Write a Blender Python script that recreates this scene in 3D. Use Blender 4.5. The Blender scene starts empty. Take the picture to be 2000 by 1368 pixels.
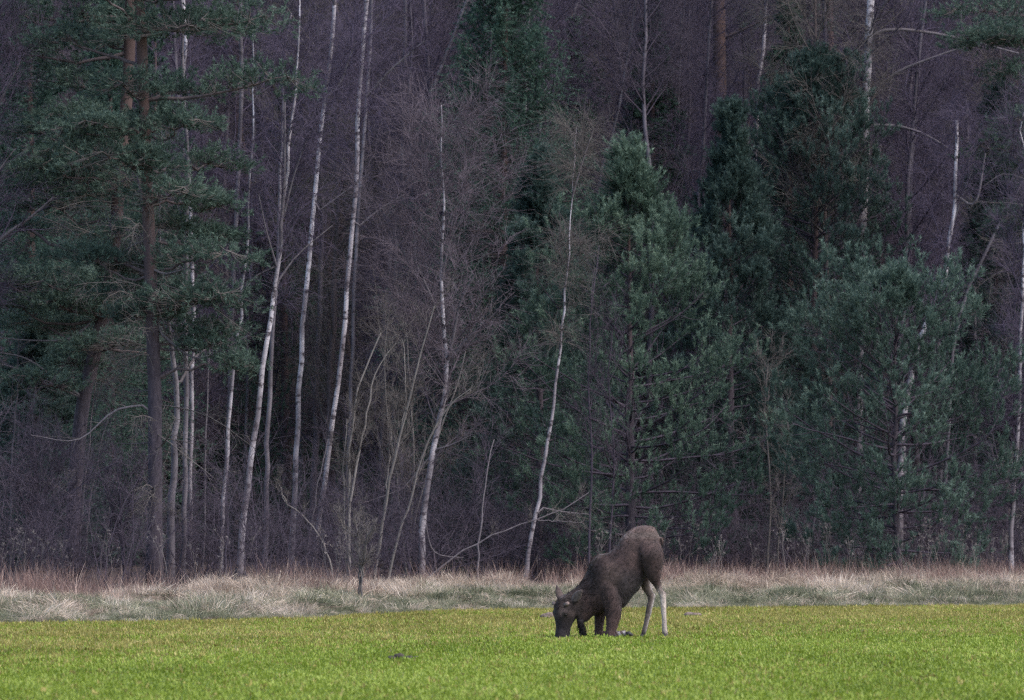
import bpy, math, random
import numpy as np
from mathutils import Vector, Matrix

scene = bpy.context.scene
COL = scene.collection
rng = np.random.RandomState(7)
random.seed(7)

# ------------------------------------------------------------------ camera, sky, sun, exposure
FPX = 13860.0                      # focal length in photograph pixels (2000 wide)
CAM_H = 1.7
PITCH = math.atan(345.0 / FPX)
cam_data = bpy.data.cameras.new('camera')
cam_data.sensor_width = 36.0
cam_data.lens = FPX / 2000.0 * 36.0
cam_data.clip_start = 0.5
cam_data.clip_end = 6000.0
cam_data.dof.use_dof = True
cam_data.dof.focus_distance = 122.0
cam_data.dof.aperture_fstop = 4.8
cam = bpy.data.objects.new('camera', cam_data)
COL.objects.link(cam)
cam.location = (0, 0, CAM_H)
cam.rotation_euler = (math.pi / 2 + PITCH, 0, 0)
scene.camera = cam

SUN_EL, SUN_AZ = math.radians(52), math.radians(118)     # azimuth clockwise from +Y (away from the camera)
world = bpy.data.worlds.new('World')
scene.world = world
world.use_nodes = True
wn = world.node_tree.nodes
wl = world.node_tree.links
sky_node = wn.new('ShaderNodeTexSky')
sky_node.sky_type = 'NISHITA'
sky_node.sun_disc = False
sky_node.sun_elevation = SUN_EL
sky_node.sun_rotation = SUN_AZ
sky_node.air_density = 1.0
sky_node.dust_density = 1.8
sky_node.ozone_density = 1.7
wl.new(sky_node.outputs['Color'], wn['Background'].inputs['Color'])
wn['Background'].inputs['Strength'].default_value = 0.12

sun_data = bpy.data.lights.new('sun', 'SUN')
sun_data.energy = 1.2
sun_data.angle = math.radians(40)
sun_data.color = (1.0, 0.93, 0.88)
sun = bpy.data.objects.new('sun', sun_data)
COL.objects.link(sun)
sd = Vector((math.sin(SUN_AZ) * math.cos(SUN_EL), math.cos(SUN_AZ) * math.cos(SUN_EL), math.sin(SUN_EL)))
sun.rotation_euler = sd.to_track_quat('Z', 'Y').to_euler()
sun.location = (40, 60, 60)

scene.view_settings.view_transform = 'Standard'
scene.view_settings.look = 'None'
scene.view_settings.gamma = 1.0
scene.view_settings.use_curve_mapping = False
scene.view_settings.exposure = 1.55
scene.cycles.use_denoising = False
scene.cycles.filter_width = 1.3
scene.cycles.max_bounces = 6
scene.cycles.diffuse_bounces = 4
scene.cycles.transmission_bounces = 3


# ------------------------------------------------------------------ geometry of the place
def at(px, py, Y):
    """World point seen at photograph pixel (px, py) at distance Y."""
    dx, dz = (px - 1000) / FPX, (684 - py) / FPX
    d = np.array([dx, math.cos(PITCH) - dz * math.sin(PITCH), math.sin(PITCH) + dz * math.cos(PITCH)])
    return np.array([0, 0, CAM_H]) + d * (Y / d[1])


EDGE_X = np.array([-60, -16, -8.85, -6.3, -3.74, -2.95, 0.0, 4.2, 10.9, 25, 70])
EDGE_D = np.array([104, 118, 122.7, 124.7, 129.5, 135.5, 143.6, 145.4, 151, 158, 180])


def edge(x):
    return np.interp(x, EDGE_X, EDGE_D)


def sstep(a, b, v):
    t = np.clip((v - a) / (b - a), 0, 1)
    return t * t * (3 - 2 * t)


def height(x, y):
    x = np.asarray(x, float)
    y = np.asarray(y, float)
    e = edge(x)
    h = 0.32 * sstep(0, 15, y - e) + 0.35 * sstep(15, 60, y - e)
    h = h + 0.05 * np.sin(x * 0.9 + y * 0.31) * sstep(1, 6, y - e) + 0.04 * np.sin(x * 2.3 - y * 0.7) * sstep(1, 6, y - e)
    h = h + 3.0 * sstep(250, 900, y)
    return h


# ------------------------------------------------------------------ mesh helpers
def unit(v):
    return v / np.maximum(np.linalg.norm(v, axis=-1, keepdims=True), 1e-9)


class MB:
    """Collects tubes and leaves, then links them as ONE mesh object."""
    def __init__(self):
        self.v, self.q, self.t, self.a, self.n = [], [], [], [], 0

    def add(self, verts, quads=None, tris=None, tint=None):
        verts = np.asarray(verts, float).reshape(-1, 3)
        if quads is not None and len(quads):
            self.q.append(np.asarray(quads, np.int64).reshape(-1, 4) + self.n)
        if tris is not None and len(tris):
            self.t.append(np.asarray(tris, np.int64).reshape(-1, 3) + self.n)
        self.v.append(verts)
        if tint is None:
            tint = np.full(len(verts), 0.5)
        self.a.append(np.broadcast_to(np.asarray(tint, float), (len(verts),)))
        self.n += len(verts)

    def tubes(self, P, R, sides=6, tint=None, cap=False):
        P = np.asarray(P, float)
        R = np.asarray(R, float)
        if P.ndim == 2:
            P, R = P[None], R[None]
        M, N, _ = P.shape
        T = unit(np.gradient(P, axis=1))
        ref = np.zeros((M, 1, 3))
        vert = np.abs(T[:, :, 2]).mean(1) > 0.8
        ref[:, 0, 2] = ~vert
        ref[:, 0, 0] = vert
        u = unit(np.cross(T, np.broadcast_to(ref, T.shape)))
        w = np.cross(T, u)
        ang = np.linspace(0, 2 * np.pi, sides, endpoint=False)
        V = P[:, :, None] + R[:, :, None, None] * (np.cos(ang)[None, None, :, None] * u[:, :, None] + np.sin(ang)[None, None, :, None] * w[:, :, None])
        idx = np.arange(M * N * sides).reshape(M, N, sides)
        a = idx[:, :-1]
        b = idx[:, 1:]
        q = np.stack([a, np.roll(a, -1, 2), np.roll(b, -1, 2), b], -1)
        tn = None
        if tint is not None:
            tn = np.repeat(np.broadcast_to(np.asarray(tint, float), (M,)), N * sides)
        tris = None
        if cap:
            tris = []
            for m in range(M):
                for ring, flip in ((idx[m, 0], 1), (idx[m, -1], 0)):
                    for k in range(1, sides - 1):
                        tris.append((ring[0], ring[k + 1], ring[k]) if flip else (ring[0], ring[k], ring[k + 1]))
        self.add(V, q, tris, tn)

    def blades(self, B, D, L, W, tint=None, seed=None):
        """One slim triangle per needle."""
        B = np.asarray(B, float)
        K = len(B)
        D = unit(D)
        r = unit(np.cross(D, rng.normal(size=(K, 3))))
        W = np.broadcast_to(W, (K,))[:, None]
        L = np.broadcast_to(L, (K,))[:, None]
        V = np.stack([B - r * W / 2, B + r * W / 2, B + D * L], 1)
        tn = None if tint is None else np.repeat(np.broadcast_to(tint, (K,)), 3)
        self.add(V, None, np.arange(K * 3).reshape(K, 3), tn)

    def ribbons(self, P, W, side, tint=None):
        """Curved grass blades / leaves: P (K,N,3), W (K,N), side (K,3)."""
        K, N, _ = P.shape
        s = unit(side)[:, None] * W[:, :, None] / 2
        V = np.stack([P - s, P + s], 2)
        idx = np.arange(K * N * 2).reshape(K, N, 2)
        q = np.stack([idx[:, :-1, 0], idx[:, :-1, 1], idx[:, 1:, 1], idx[:, 1:, 0]], -1)
        tn = None if tint is None else np.repeat(np.broadcast_to(tint, (K,)), N * 2)
        self.add(V, q, None, tn)

    def mesh(self, name, smooth=True):
        me = bpy.data.meshes.new(name)
        v = np.concatenate(self.v) if self.v else np.zeros((0, 3))
        q = np.concatenate(self.q) if self.q else np.zeros((0, 4), np.int64)
        t = np.concatenate(self.t) if self.t else np.zeros((0, 3), np.int64)
        me.vertices.add(len(v))
        me.vertices.foreach_set('co', v.astype(np.float32).ravel())
        loops = np.concatenate([q.ravel(), t.ravel()]).astype(np.int32)
        me.loops.add(len(loops))
        me.loops.foreach_set('vertex_index', loops)
        nq, nt = len(q), len(t)
        me.polygons.add(nq + nt)
        start = np.concatenate([np.arange(nq) * 4, nq * 4 + np.arange(nt) * 3]).astype(np.int32)
        me.polygons.foreach_set('loop_start', start)
        me.polygons.foreach_set('use_smooth', np.full(nq + nt, smooth))
        at_ = me.attributes.new('tint', 'FLOAT', 'POINT')
        at_.data.foreach_set('value', np.concatenate(self.a).astype(np.float32) if self.a else np.zeros(0, np.float32))
        me.update(calc_edges=True)
        return me

    def build(self, name, mat, parent=None, smooth=True, kind=None):
        me = self.mesh(name, smooth)
        me.materials.append(mat)
        return link(name, me, parent, kind)


def link(name, me, parent=None, kind=None):
    o = bpy.data.objects.new(name, me)
    COL.objects.link(o)
    if parent is not None:
        o.parent = parent
    if kind:
        o['kind'] = kind
    return o


def thing(name, label, cat, loc=(0, 0, 0), group=None):
    o = bpy.data.objects.new(name, None)
    COL.objects.link(o)
    o.empty_display_size = 0.3
    o.location = loc
    o['label'] = label
    o['category'] = cat
    if group:
        o['group'] = group
    return o


def tag(o, label, cat=None, group=None, kind=None):
    o['label'] = label
    if cat:
        o['category'] = cat
    if group:
        o['group'] = group
    if kind:
        o['kind'] = kind
    return o


def dup(root, loc, rz=0, scale=1.0, label=None, group=None):
    r = root.copy()
    COL.objects.link(r)
    r.location = loc
    r.rotation_euler = (0, 0, rz)
    r.scale = scale if isinstance(scale, tuple) else (scale,) * 3
    if label:
        r['label'] = label
    if group:
        r['group'] = group
    for ch in list(root.children):
        c = ch.copy()
        COL.objects.link(c)
        c.parent = r
        for g in ch.children:
            d = g.copy()
            COL.objects.link(d)
            d.parent = c
    return r


# ------------------------------------------------------------------ materials
def new_mat(name):
    m = bpy.data.materials.new(name)
    m.use_nodes = True
    nt = m.node_tree
    for n in list(nt.nodes):
        nt.nodes.remove(n)
    out = nt.nodes.new('ShaderNodeOutputMaterial')
    return m, nt, out


def N(nt, typ, **kw):
    n = nt.nodes.new(typ)
    for k, v in kw.items():
        if k.startswith('i_'):
            key = k[2:]
            key = int(key) if key.isdigit() else key.replace('_', ' ')
            n.inputs[key].default_value = v
        else:
            setattr(n, k, v)
    return n


def ramp(nt, stops, fac=None, interp='LINEAR'):
    r = nt.nodes.new('ShaderNodeValToRGB')
    r.color_ramp.interpolation = interp
    els = r.color_ramp.elements
    while len(els) > 1:
        els.remove(els[0])
    els[0].position, els[0].color = stops[0][0], (*stops[0][1], 1)
    for p, c in stops[1:]:
        e = els.new(p)
        e.color = (*c, 1)
    if fac is not None:
        nt.links.new(fac, r.inputs['Fac'])
    return r


def mixc(nt, a, b, fac, mode='MIX'):
    m = nt.nodes.new('ShaderNodeMix')
    m.data_type = 'RGBA'
    m.blend_type = mode
    for sock, v in ((m.inputs['Factor'], fac), (m.inputs['A'], a), (m.inputs['B'], b)):
        if isinstance(v, (int, float)):
            sock.default_value = v
        elif isinstance(v, tuple):
            sock.default_value = (*v, 1)
        else:
            nt.links.new(v, sock)
    return m.outputs['Result']


def math_(nt, op, a, b=0.0, clamp=False):
    m = nt.nodes.new('ShaderNodeMath')
    m.operation = op
    m.use_clamp = clamp
    for s, v in zip(m.inputs, (a, b)):
        if isinstance(v, (int, float)):
            s.default_value = v
        else:
            nt.links.new(v, s)
    return m.outputs[0]


def foliage_mat(name, dark, mid, light, trans=0.3, rough=0.6, zone=None):
    m, nt, out = new_mat(name)
    a = N(nt, 'ShaderNodeAttribute', attribute_name='tint')
    oi = N(nt, 'ShaderNodeObjectInfo')
    f = math_(nt, 'ADD', math_(nt, 'MULTIPLY', a.outputs['Fac'], 0.75), math_(nt, 'MULTIPLY', oi.outputs['Random'], 0.25))
    col = ramp(nt, [(0.0, dark), (0.5, mid), (1.0, light)], f).outputs['Color']
    d = N(nt, 'ShaderNodeBsdfPrincipled', i_Roughness=rough)
    d.inputs['Specular IOR Level'].default_value = 0.25
    t = N(nt, 'ShaderNodeBsdfTranslucent')
    nt.links.new(col, d.inputs['Base Color'])
    nt.links.new(col, t.inputs['Color'])
    mx = N(nt, 'ShaderNodeMixShader')
    mx.inputs[0].default_value = trans
    nt.links.new(d.outputs[0], mx.inputs[1])
    nt.links.new(t.outputs[0], mx.inputs[2])
    nt.links.new(mx.outputs[0], out.inputs['Surface'])
    return m


def wood_mat(name, c0, c1, c2=None, scale=(14, 14, 3), rough=0.85, hi_from=None, hi_to=None, bump=0.4):
    """Bark: two-tone noise; above hi_from metres it fades to c2."""
    m, nt, out = new_mat(name)
    tc = N(nt, 'ShaderNodeTexCoord')
    mp = N(nt, 'ShaderNodeMapping')
    mp.inputs['Scale'].default_value = scale
    nt.links.new(tc.outputs['Object'], mp.inputs['Vector'])
    no = N(nt, 'ShaderNodeTexNoise', i_Scale=1.0, i_Detail=6.0, i_Roughness=0.65)
    nt.links.new(mp.outputs[0], no.inputs['Vector'])
    col = ramp(nt, [(0.3, c0), (0.7, c1)], no.outputs['Fac']).outputs['Color']
    if c2:
        sep = N(nt, 'ShaderNodeSeparateXYZ')
        nt.links.new(tc.outputs['Object'], sep.inputs[0])
        mr = N(nt, 'ShaderNodeMapRange')
        mr.inputs['From Min'].default_value = hi_from
        mr.inputs['From Max'].default_value = hi_to
        nt.links.new(sep.outputs['Z'], mr.inputs['Value'])
        col = mixc(nt, col, mixc(nt, c2, tuple(x * 0.6 for x in c2), no.outputs['Fac']), mr.outputs[0])
    b = N(nt, 'ShaderNodeBsdfPrincipled', i_Roughness=rough)
    b.inputs['Specular IOR Level'].default_value = 0.2
    nt.links.new(col, b.inputs['Base Color'])
    bp = N(nt, 'ShaderNodeBump', i_Strength=bump, i_Distance=0.02)
    nt.links.new(no.outputs['Fac'], bp.inputs['Height'])
    nt.links.new(bp.outputs[0], b.inputs['Normal'])
    nt.links.new(b.outputs[0], out.inputs['Surface'])
    return m


def birch_mat(name, white, grey, dark=(0.05, 0.04, 0.045), amount=0.5, rough_shade_to=6.0):
    m, nt, out = new_mat(name)
    tc = N(nt, 'ShaderNodeTexCoord')
    oi = N(nt, 'ShaderNodeObjectInfo')
    off = N(nt, 'ShaderNodeVectorMath', operation='ADD')
    cmb = N(nt, 'ShaderNodeCombineXYZ')
    nt.links.new(math_(nt, 'MULTIPLY', oi.outputs['Random'], 37.0), cmb.inputs['Z'])
    nt.links.new(tc.outputs['Object'], off.inputs[0])
    nt.links.new(cmb.outputs[0], off.inputs[1])
    def noise(sc, detail, rough):
        mp = N(nt, 'ShaderNodeMapping')
        mp.inputs['Scale'].default_value = sc
        nt.links.new(off.outputs[0], mp.inputs['Vector'])
        n = N(nt, 'ShaderNodeTexNoise', i_Scale=1.0, i_Detail=detail, i_Roughness=rough)
        nt.links.new(mp.outputs[0], n.inputs['Vector'])
        return n.outputs['Fac']
    lent = noise((4.0, 4.0, 6.0), 4.0, 0.7)            # horizontal dark scars
    fine = noise((14, 14, 26), 4.0, 0.7)
    big = noise((0.8, 0.8, 0.9), 3.0, 0.6)             # long greyer stretches
    base = mixc(nt, white, grey, ramp(nt, [(0.40, (0, 0, 0)), (0.56, (1, 1, 1))], big).outputs['Color'])
    base = mixc(nt, base, grey, ramp(nt, [(0.5, (0, 0, 0)), (0.7, (0.7, 0.7, 0.7))], fine).outputs['Color'])
    dk = ramp(nt, [(amount + 0.04, (0, 0, 0)), (amount + 0.12, (1, 1, 1))], lent).outputs['Color']
    base = mixc(nt, base, dark, dk)
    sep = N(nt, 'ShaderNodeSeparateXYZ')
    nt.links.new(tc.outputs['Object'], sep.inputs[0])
    mr = N(nt, 'ShaderNodeMapRange')                    # rough bark at the foot, plus canopy shade painted into the lower trunk
    mr.inputs['From Min'].default_value = rough_shade_to
    mr.inputs['From Max'].default_value = -1.0 if rough_shade_to < 7 else 3.0
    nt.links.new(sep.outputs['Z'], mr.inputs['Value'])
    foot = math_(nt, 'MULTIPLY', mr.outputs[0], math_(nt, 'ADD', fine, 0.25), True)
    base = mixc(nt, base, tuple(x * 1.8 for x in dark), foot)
    b = N(nt, 'ShaderNodeBsdfPrincipled', i_Roughness=0.7)
    b.inputs['Specular IOR Level'].default_value = 0.25
    nt.links.new(base, b.inputs['Base Color'])
    bp = N(nt, 'ShaderNodeBump', i_Strength=0.3, i_Distance=0.01)
    nt.links.new(fine, bp.inputs['Height'])
    nt.links.new(bp.outputs[0], b.inputs['Normal'])
    nt.links.new(b.outputs[0], out.inputs['Surface'])
    return m


def plain_mat(name, c, rough=0.8, var=0.25, scale=8.0):
    m, nt, out = new_mat(name)
    tc = N(nt, 'ShaderNodeTexCoord')
    no = N(nt, 'ShaderNodeTexNoise', i_Scale=scale, i_Detail=5.0)
    nt.links.new(tc.outputs['Object'], no.inputs['Vector'])
    lo = tuple(x * (1 - var) for x in c)
    hi = tuple(min(1, x * (1 + var)) for x in c)
    b = N(nt, 'ShaderNodeBsdfPrincipled', i_Roughness=rough)
    b.inputs['Specular IOR Level'].default_value = 0.25
    nt.links.new(ramp(nt, [(0.3, lo), (0.7, hi)], no.outputs['Fac']).outputs['Color'], b.inputs['Base Color'])
    nt.links.new(b.outputs[0], out.inputs['Surface'])
    return m


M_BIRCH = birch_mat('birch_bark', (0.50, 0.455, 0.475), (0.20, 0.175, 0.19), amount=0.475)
M_BIRCH_OLD = birch_mat('old_birch_bark', (0.54, 0.49, 0.51), (0.20, 0.175, 0.19), amount=0.475, rough_shade_to=7.5)
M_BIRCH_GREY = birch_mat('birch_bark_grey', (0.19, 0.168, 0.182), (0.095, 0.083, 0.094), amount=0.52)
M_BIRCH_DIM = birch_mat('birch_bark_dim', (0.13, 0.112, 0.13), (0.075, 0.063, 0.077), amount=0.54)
M_LIMB = wood_mat('birch_limb_bark', (0.075, 0.064, 0.07), (0.165, 0.143, 0.152), scale=(20, 20, 9))
M_TWIG = wood_mat('birch_twig_bark', (0.046, 0.036, 0.058), (0.096, 0.076, 0.110), scale=(3, 3, 3), bump=0)
M_TWIG_BROWN = wood_mat('brown_twig_bark', (0.068, 0.058, 0.056), (0.140, 0.122, 0.112), scale=(3, 3, 3), bump=0)
M_TWIG_PALE = wood_mat('pale_twig_bark', (0.080, 0.062, 0.076), (0.145, 0.116, 0.134), scale=(3, 3, 3), bump=0)
M_TWIG_DARK = wood_mat('dark_twig_bark', (0.042, 0.033, 0.046), (0.088, 0.070, 0.090), scale=(3, 3, 3), bump=0)
M_SHRUB = wood_mat('grey_shrub_bark', (0.11, 0.098, 0.092), (0.22, 0.195, 0.18), scale=(20, 20, 6))
M_PINE_BARK = wood_mat('pine_bark', (0.032, 0.025, 0.032), (0.082, 0.066, 0.077), (0.105, 0.068, 0.062), scale=(16, 16, 5), hi_from=4.0, hi_to=9.0)
M_PINE_LIMB = wood_mat('pine_limb_bark', (0.055, 0.042, 0.044), (0.13, 0.10, 0.098), scale=(16, 16, 8))
M_PINE = foliage_mat('pine_needles', (0.028, 0.052, 0.038), (0.080, 0.126, 0.090), (0.200, 0.272, 0.195))
M_PINE_PALE = foliage_mat('pale_pine_needles', (0.036, 0.064, 0.050), (0.102, 0.152, 0.118), (0.25, 0.33, 0.265))
M_PINE_DIM = foliage_mat('dark_pine_needles', (0.020, 0.038, 0.032), (0.052, 0.086, 0.072), (0.140, 0.195, 0.165))
M_PINE_OLD = foliage_mat('old_pine_needles', (0.028, 0.047, 0.037), (0.066, 0.102, 0.076), (0.150, 0.205, 0.155))
M_SPRUCE = foliage_mat('spruce_needles', (0.024, 0.050, 0.038), (0.060, 0.108, 0.078), (0.130, 0.200, 0.145))


# ------------------------------------------------------------------ tree building blocks
def resample(pts, n):
    pts = np.asarray(pts, float)
    s = np.concatenate([[0], np.cumsum(np.linalg.norm(np.diff(pts, axis=0), axis=1))])
    # smooth (Catmull-Rom like) through cubic Hermite on arclength
    m = np.gradient(pts, s, axis=0)
    t = np.linspace(0, s[-1], n)
    i = np.clip(np.searchsorted(s, t, 'right') - 1, 0, len(s) - 2)
    h = (s[i + 1] - s[i])[:, None]
    u = ((t - s[i]) / (s[i + 1] - s[i]))[:, None]
    return ((2 * u**3 - 3 * u**2 + 1) * pts[i] + (u**3 - 2 * u**2 + u) * h * m[i] + (-2 * u**3 + 3 * u**2) * pts[i + 1] + (u**3 - u**2) * h * m[i + 1])


def spawn(P, R, n, t0, t1, ang, length, npts, bend=(0, 0, 0), wob=0.08, rfrac=0.5, rmin=0.003, tpow=1.0, r=None):
    """n children on every parent path: P (M,N,3), R (M,N); length(t, parent_index) -> metres."""
    r = r or rng
    M, Np, _ = P.shape
    t = t0 + (t1 - t0) * r.rand(M, n) ** tpow
    f = t * (Np - 1)
    i = np.clip(f.astype(int), 0, Np - 2)
    u = (f - i)[..., None]
    mi = np.arange(M)[:, None]
    B = P[mi, i] * (1 - u) + P[mi, i + 1] * u
    T = unit(P[mi, i + 1] - P[mi, i])
    rad = R[mi, i] * (1 - u[..., 0]) + R[mi, i + 1] * u[..., 0]
    perp = unit(np.cross(T, r.normal(size=T.shape)))
    a = np.radians(ang[0] + (ang[1] - ang[0]) * r.rand(M, n))[..., None]
    D = (T * np.cos(a) + perp * np.sin(a)).reshape(-1, 3)
    B = B.reshape(-1, 3)
    L = (length(t, mi) * np.ones((M, n))).reshape(-1)
    K = M * n
    out = np.zeros((K, npts, 3))
    out[:, 0] = B
    step = (L / (npts - 1))[:, None]
    d = D.copy()
    for k in range(1, npts):
        d = unit(d + np.asarray(bend) / (npts - 1) + wob * r.normal(size=(K, 3)))
        out[:, k] = out[:, k - 1] + d * step
    r0 = np.maximum(rad.reshape(-1) * rfrac, rmin)
    tap = np.linspace(1, 0.25, npts)
    return out, np.maximum(r0[:, None] * tap[None], rmin * 0.5)


def shoots(mb, B, D, L, nneed, nl, nw, a=(30, 65), tint=None, jitter=0.25, r=None):
    """Needle brushes: K shoots with nneed needles each."""
    r = r or rng
    K = len(B)
    D = unit(D)
    u = r.rand(K, nneed)
    base = B[:, None] + D[:, None] * (u * np.broadcast_to(L, (K,))[:, None])[..., None]
    perp = unit(np.cross(np.broadcast_to(D[:, None], base.shape), r.normal(size=base.shape)))
    an = np.radians(a[0] + (a[1] - a[0]) * r.rand(K, nneed))[..., None]
    d = D[:, None] * np.cos(an) + perp * np.sin(an)
    tn = (np.broadcast_to(tint, (K,))[:, None] + jitter * (r.rand(K, nneed) - 0.5) + 0.5 * (u - 0.55)).clip(0, 1)      # young growth at the tip is paler
    mb.blades(base.reshape(-1, 3), d.reshape(-1, 3), nl * (0.7 + 0.6 * r.rand(K * nneed)), nw, tn.reshape(-1))


def px_path(pts, D, lean=0.0):
    """Photograph pixels -> world points at depth D (lean adds depth along the way)."""
    n = len(pts)
    return np.array([at(x, y, D + lean * k / max(1, n - 1)) for k, (x, y) in enumerate(pts)])


def grounded(path):
    """Carry the first point down to the ground."""
    p0 = path[0].copy()
    g = float(height(p0[0], p0[1]))
    if p0[2] > g + 0.05:
        d = path[0] - path[min(1, len(path) - 1)]
        k = (p0[2] - g) / max(0.2, -d[2]) if d[2] < -0.05 else 0
        foot = p0 + d * min(k, 1.0) * 0.8
        foot[2] = g
        path = np.vstack([foot, path])
    path[0][2] = g - 0.12
    return path


def extend(path, z_top, spread=0.15):
    """Carry the last point on up to z_top."""
    d = unit(path[-1] - path[-2])
    d = unit(d + np.array([0, 0, 0.6]))
    k = (z_top - path[-1][2]) / d[2]
    if k > 0.5:
        mid = path[-1] + d * k * 0.5 + np.array([rng.normal() * spread, rng.normal() * spread, 0])
        end = path[-1] + d * k + np.array([rng.normal() * spread, rng.normal() * spread, 0])
        path = np.vstack([path, mid, end])
    return path


def twig_crown(P, R, H, dens=1.0, t0=0.3, reach=2.0, up=(25, 60), r=None, twig_len=0.7, droop=-0.5, limb_n=None, seedbend=0.5):
    """Bare crown on trunk path P (1,N,3): returns limbs, subs, twigs as (paths, radii)."""
    r = r or rng
    n1 = int(limb_n or 22 * dens)
    L1, R1 = spawn(P, R, n1, t0, 0.98, up, lambda t, m: reach * (0.35 + 0.75 * np.sin(np.pi * np.clip((t - t0) / (1.02 - t0), 0, 1) ** 0.75)) * (0.6 + 0.7 * r.rand(*t.shape)),
                   7, bend=(0, 0, seedbend), wob=0.10, rfrac=0.30, rmin=0.009, r=r)
    L2, R2 = spawn(L1, R1, int(8 * max(0.5, dens ** 0.5)), 0.15, 0.98, (25, 60), lambda t, m: 0.45 * reach * (1.15 - 0.7 * t) * (0.5 + 0.8 * r.rand(*t.shape)),
                   5, bend=(0, 0, 0.2), wob=0.14, rfrac=0.55, rmin=0.0055, r=r)
    L3, R3 = spawn(L2, R2, int(9 * max(0.5, dens ** 0.5)), 0.1, 1.0, (20, 65), lambda t, m: twig_len * (0.4 + 0.9 * r.rand(*t.shape)),
                   3, bend=(0, 0, droop), wob=0.16, rfrac=0.6, rmin=0.004, r=r)
    return (L1, R1), (L2, R2), (L3, R3)


def trunk_mesh(P, R, sides=10, flare=1.35):
    mb = MB()
    R = R.copy()
    R[0] *= flare
    R[1] *= 1 + (flare - 1) * 0.35
    mb.tubes(P, R, sides, cap=True)
    return mb


def bare_tree(name, label, cat, path, w0, w1, mat, crown_mat, limbs=(), z_top=20.0, dens=1.0, t0=0.35, reach=2.0, group=None,
              up=(25, 60), twig_len=0.7, droop=-0.5, seed=1, ext=True, extra_twigs=True):
    """A leafless tree whose trunk follows a path of world points; limbs are [(points, r0, r1)] as parts of their own."""
    r = np.random.RandomState(seed)
    path = grounded(np.array(path, float))
    n_vis = len(path)
    if ext:
        path = extend(path, z_top)
    Pw = resample(path, 26)
    base = Pw[0].copy()
    base[2] += 0.12
    P = Pw - base
    P[1:-1] += r.normal(size=(24, 3)) * np.array([0.018, 0.03, 0.0])
    s = np.linspace(0, 1, 26)
    zf = P[:, 2] / max(P[-1, 2], 0.1)
    w1 = w1 if ext else w1 * 0.3
    R = np.interp(zf, [0, 1], [w0, w1]) if not ext else np.interp(zf, [0, 0.75, 1], [w0, max(w1, w0 * 0.3), 0.012])
    root = thing(name, label, cat, base, group)
    trunk_mesh(P, R).build('trunk', mat, root)
    subs_src = []
    for lp, ra, rb in limbs:
        L = resample(np.array(lp, float), 10) - base
        k = np.argmin(np.linalg.norm(P - L[0], axis=1))
        L[0] = P[k]
        rr = np.linspace(ra, rb, 10)
        mb = MB()
        mb.tubes(L, rr, 6)
        mb.build('limb', mat if ra > 0.06 else M_LIMB, root)
        subs_src.append((L[None], rr[None]))
    mb = MB()
    if extra_twigs:
        (L1, R1), (L2, R2), (L3, R3) = twig_crown(P[None], R[None], P[-1, 2], dens, t0, reach, up, r, twig_len, droop)
        mb.tubes(L1, R1, 4)
        mb.tubes(L2, R2, 3)
        mb.tubes(L3, R3, 3)
    for L, rr in subs_src:
        A, Ra = spawn(L, rr, 9, 0.25, 1.0, (20, 55), lambda t, m: 0.9 * (0.4 + 0.8 * r.rand(*t.shape)), 5, bend=(0, 0, 0.2), wob=0.14, rfrac=0.5, rmin=0.005, r=r)
        B, Rb = spawn(A, Ra, 6, 0.1, 1.0, (20, 60), lambda t, m: 0.5 * (0.4 + 0.8 * r.rand(*t.shape)), 3, bend=(0, 0, droop), wob=0.16, rfrac=0.6, rmin=0.004, r=r)
        mb.tubes(A, Ra, 3)
        mb.tubes(B, Rb, 3)
    if mb.n:
        mb.build('crown', crown_mat, root, kind='stuff')
    return root


# ------------------------------------------------------------------ ground
def build_ground():
    xs = np.concatenate([[-1500, -400, -120, -60], np.arange(-32, 33, 1.0), [60, 120, 400, 1500]])
    ys = np.concatenate([[-600, -50, 0, 30], np.arange(50, 240, 1.0), [260, 320, 450, 700, 1200, 3000]])
    X, Y = np.meshgrid(xs, ys)
    Z = height(X, Y)
    V = np.stack([X, Y, Z], -1).reshape(-1, 3)
    ny, nx = X.shape
    idx = np.arange(ny * nx).reshape(ny, nx)
    q = np.stack([idx[:-1, :-1], idx[:-1, 1:], idx[1:, 1:], idx[1:, :-1]], -1).reshape(-1, 4)
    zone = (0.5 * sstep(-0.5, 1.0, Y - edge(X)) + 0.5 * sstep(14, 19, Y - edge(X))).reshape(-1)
    mb = MB()
    mb.add(V, q, None, zone)
    m, nt, out = new_mat('ground_soil')
    a = N(nt, 'ShaderNodeAttribute', attribute_name='tint')
    geo = N(nt, 'ShaderNodeNewGeometry')
    no = N(nt, 'ShaderNodeTexNoise', i_Scale=1.7, i_Detail=8.0, i_Roughness=0.65)
    nt.links.new(geo.outputs['Position'], no.inputs['Vector'])
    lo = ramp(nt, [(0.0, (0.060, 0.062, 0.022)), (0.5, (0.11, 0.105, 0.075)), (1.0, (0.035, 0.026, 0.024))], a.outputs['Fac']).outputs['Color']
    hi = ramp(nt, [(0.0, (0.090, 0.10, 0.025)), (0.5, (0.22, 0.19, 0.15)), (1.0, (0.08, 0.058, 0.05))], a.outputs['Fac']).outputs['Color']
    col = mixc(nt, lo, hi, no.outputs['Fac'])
    b = N(nt, 'ShaderNodeBsdfPrincipled', i_Roughness=0.95)
    b.inputs['Specular IOR Level'].default_value = 0.1
    nt.links.new(col, b.inputs['Base Color'])
    nt.links.new(b.outputs[0], out.inputs['Surface'])
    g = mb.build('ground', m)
    tag(g, 'field soil rising into a rough bank and the leaf litter under the wood', kind='structure')


build_ground()


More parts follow.
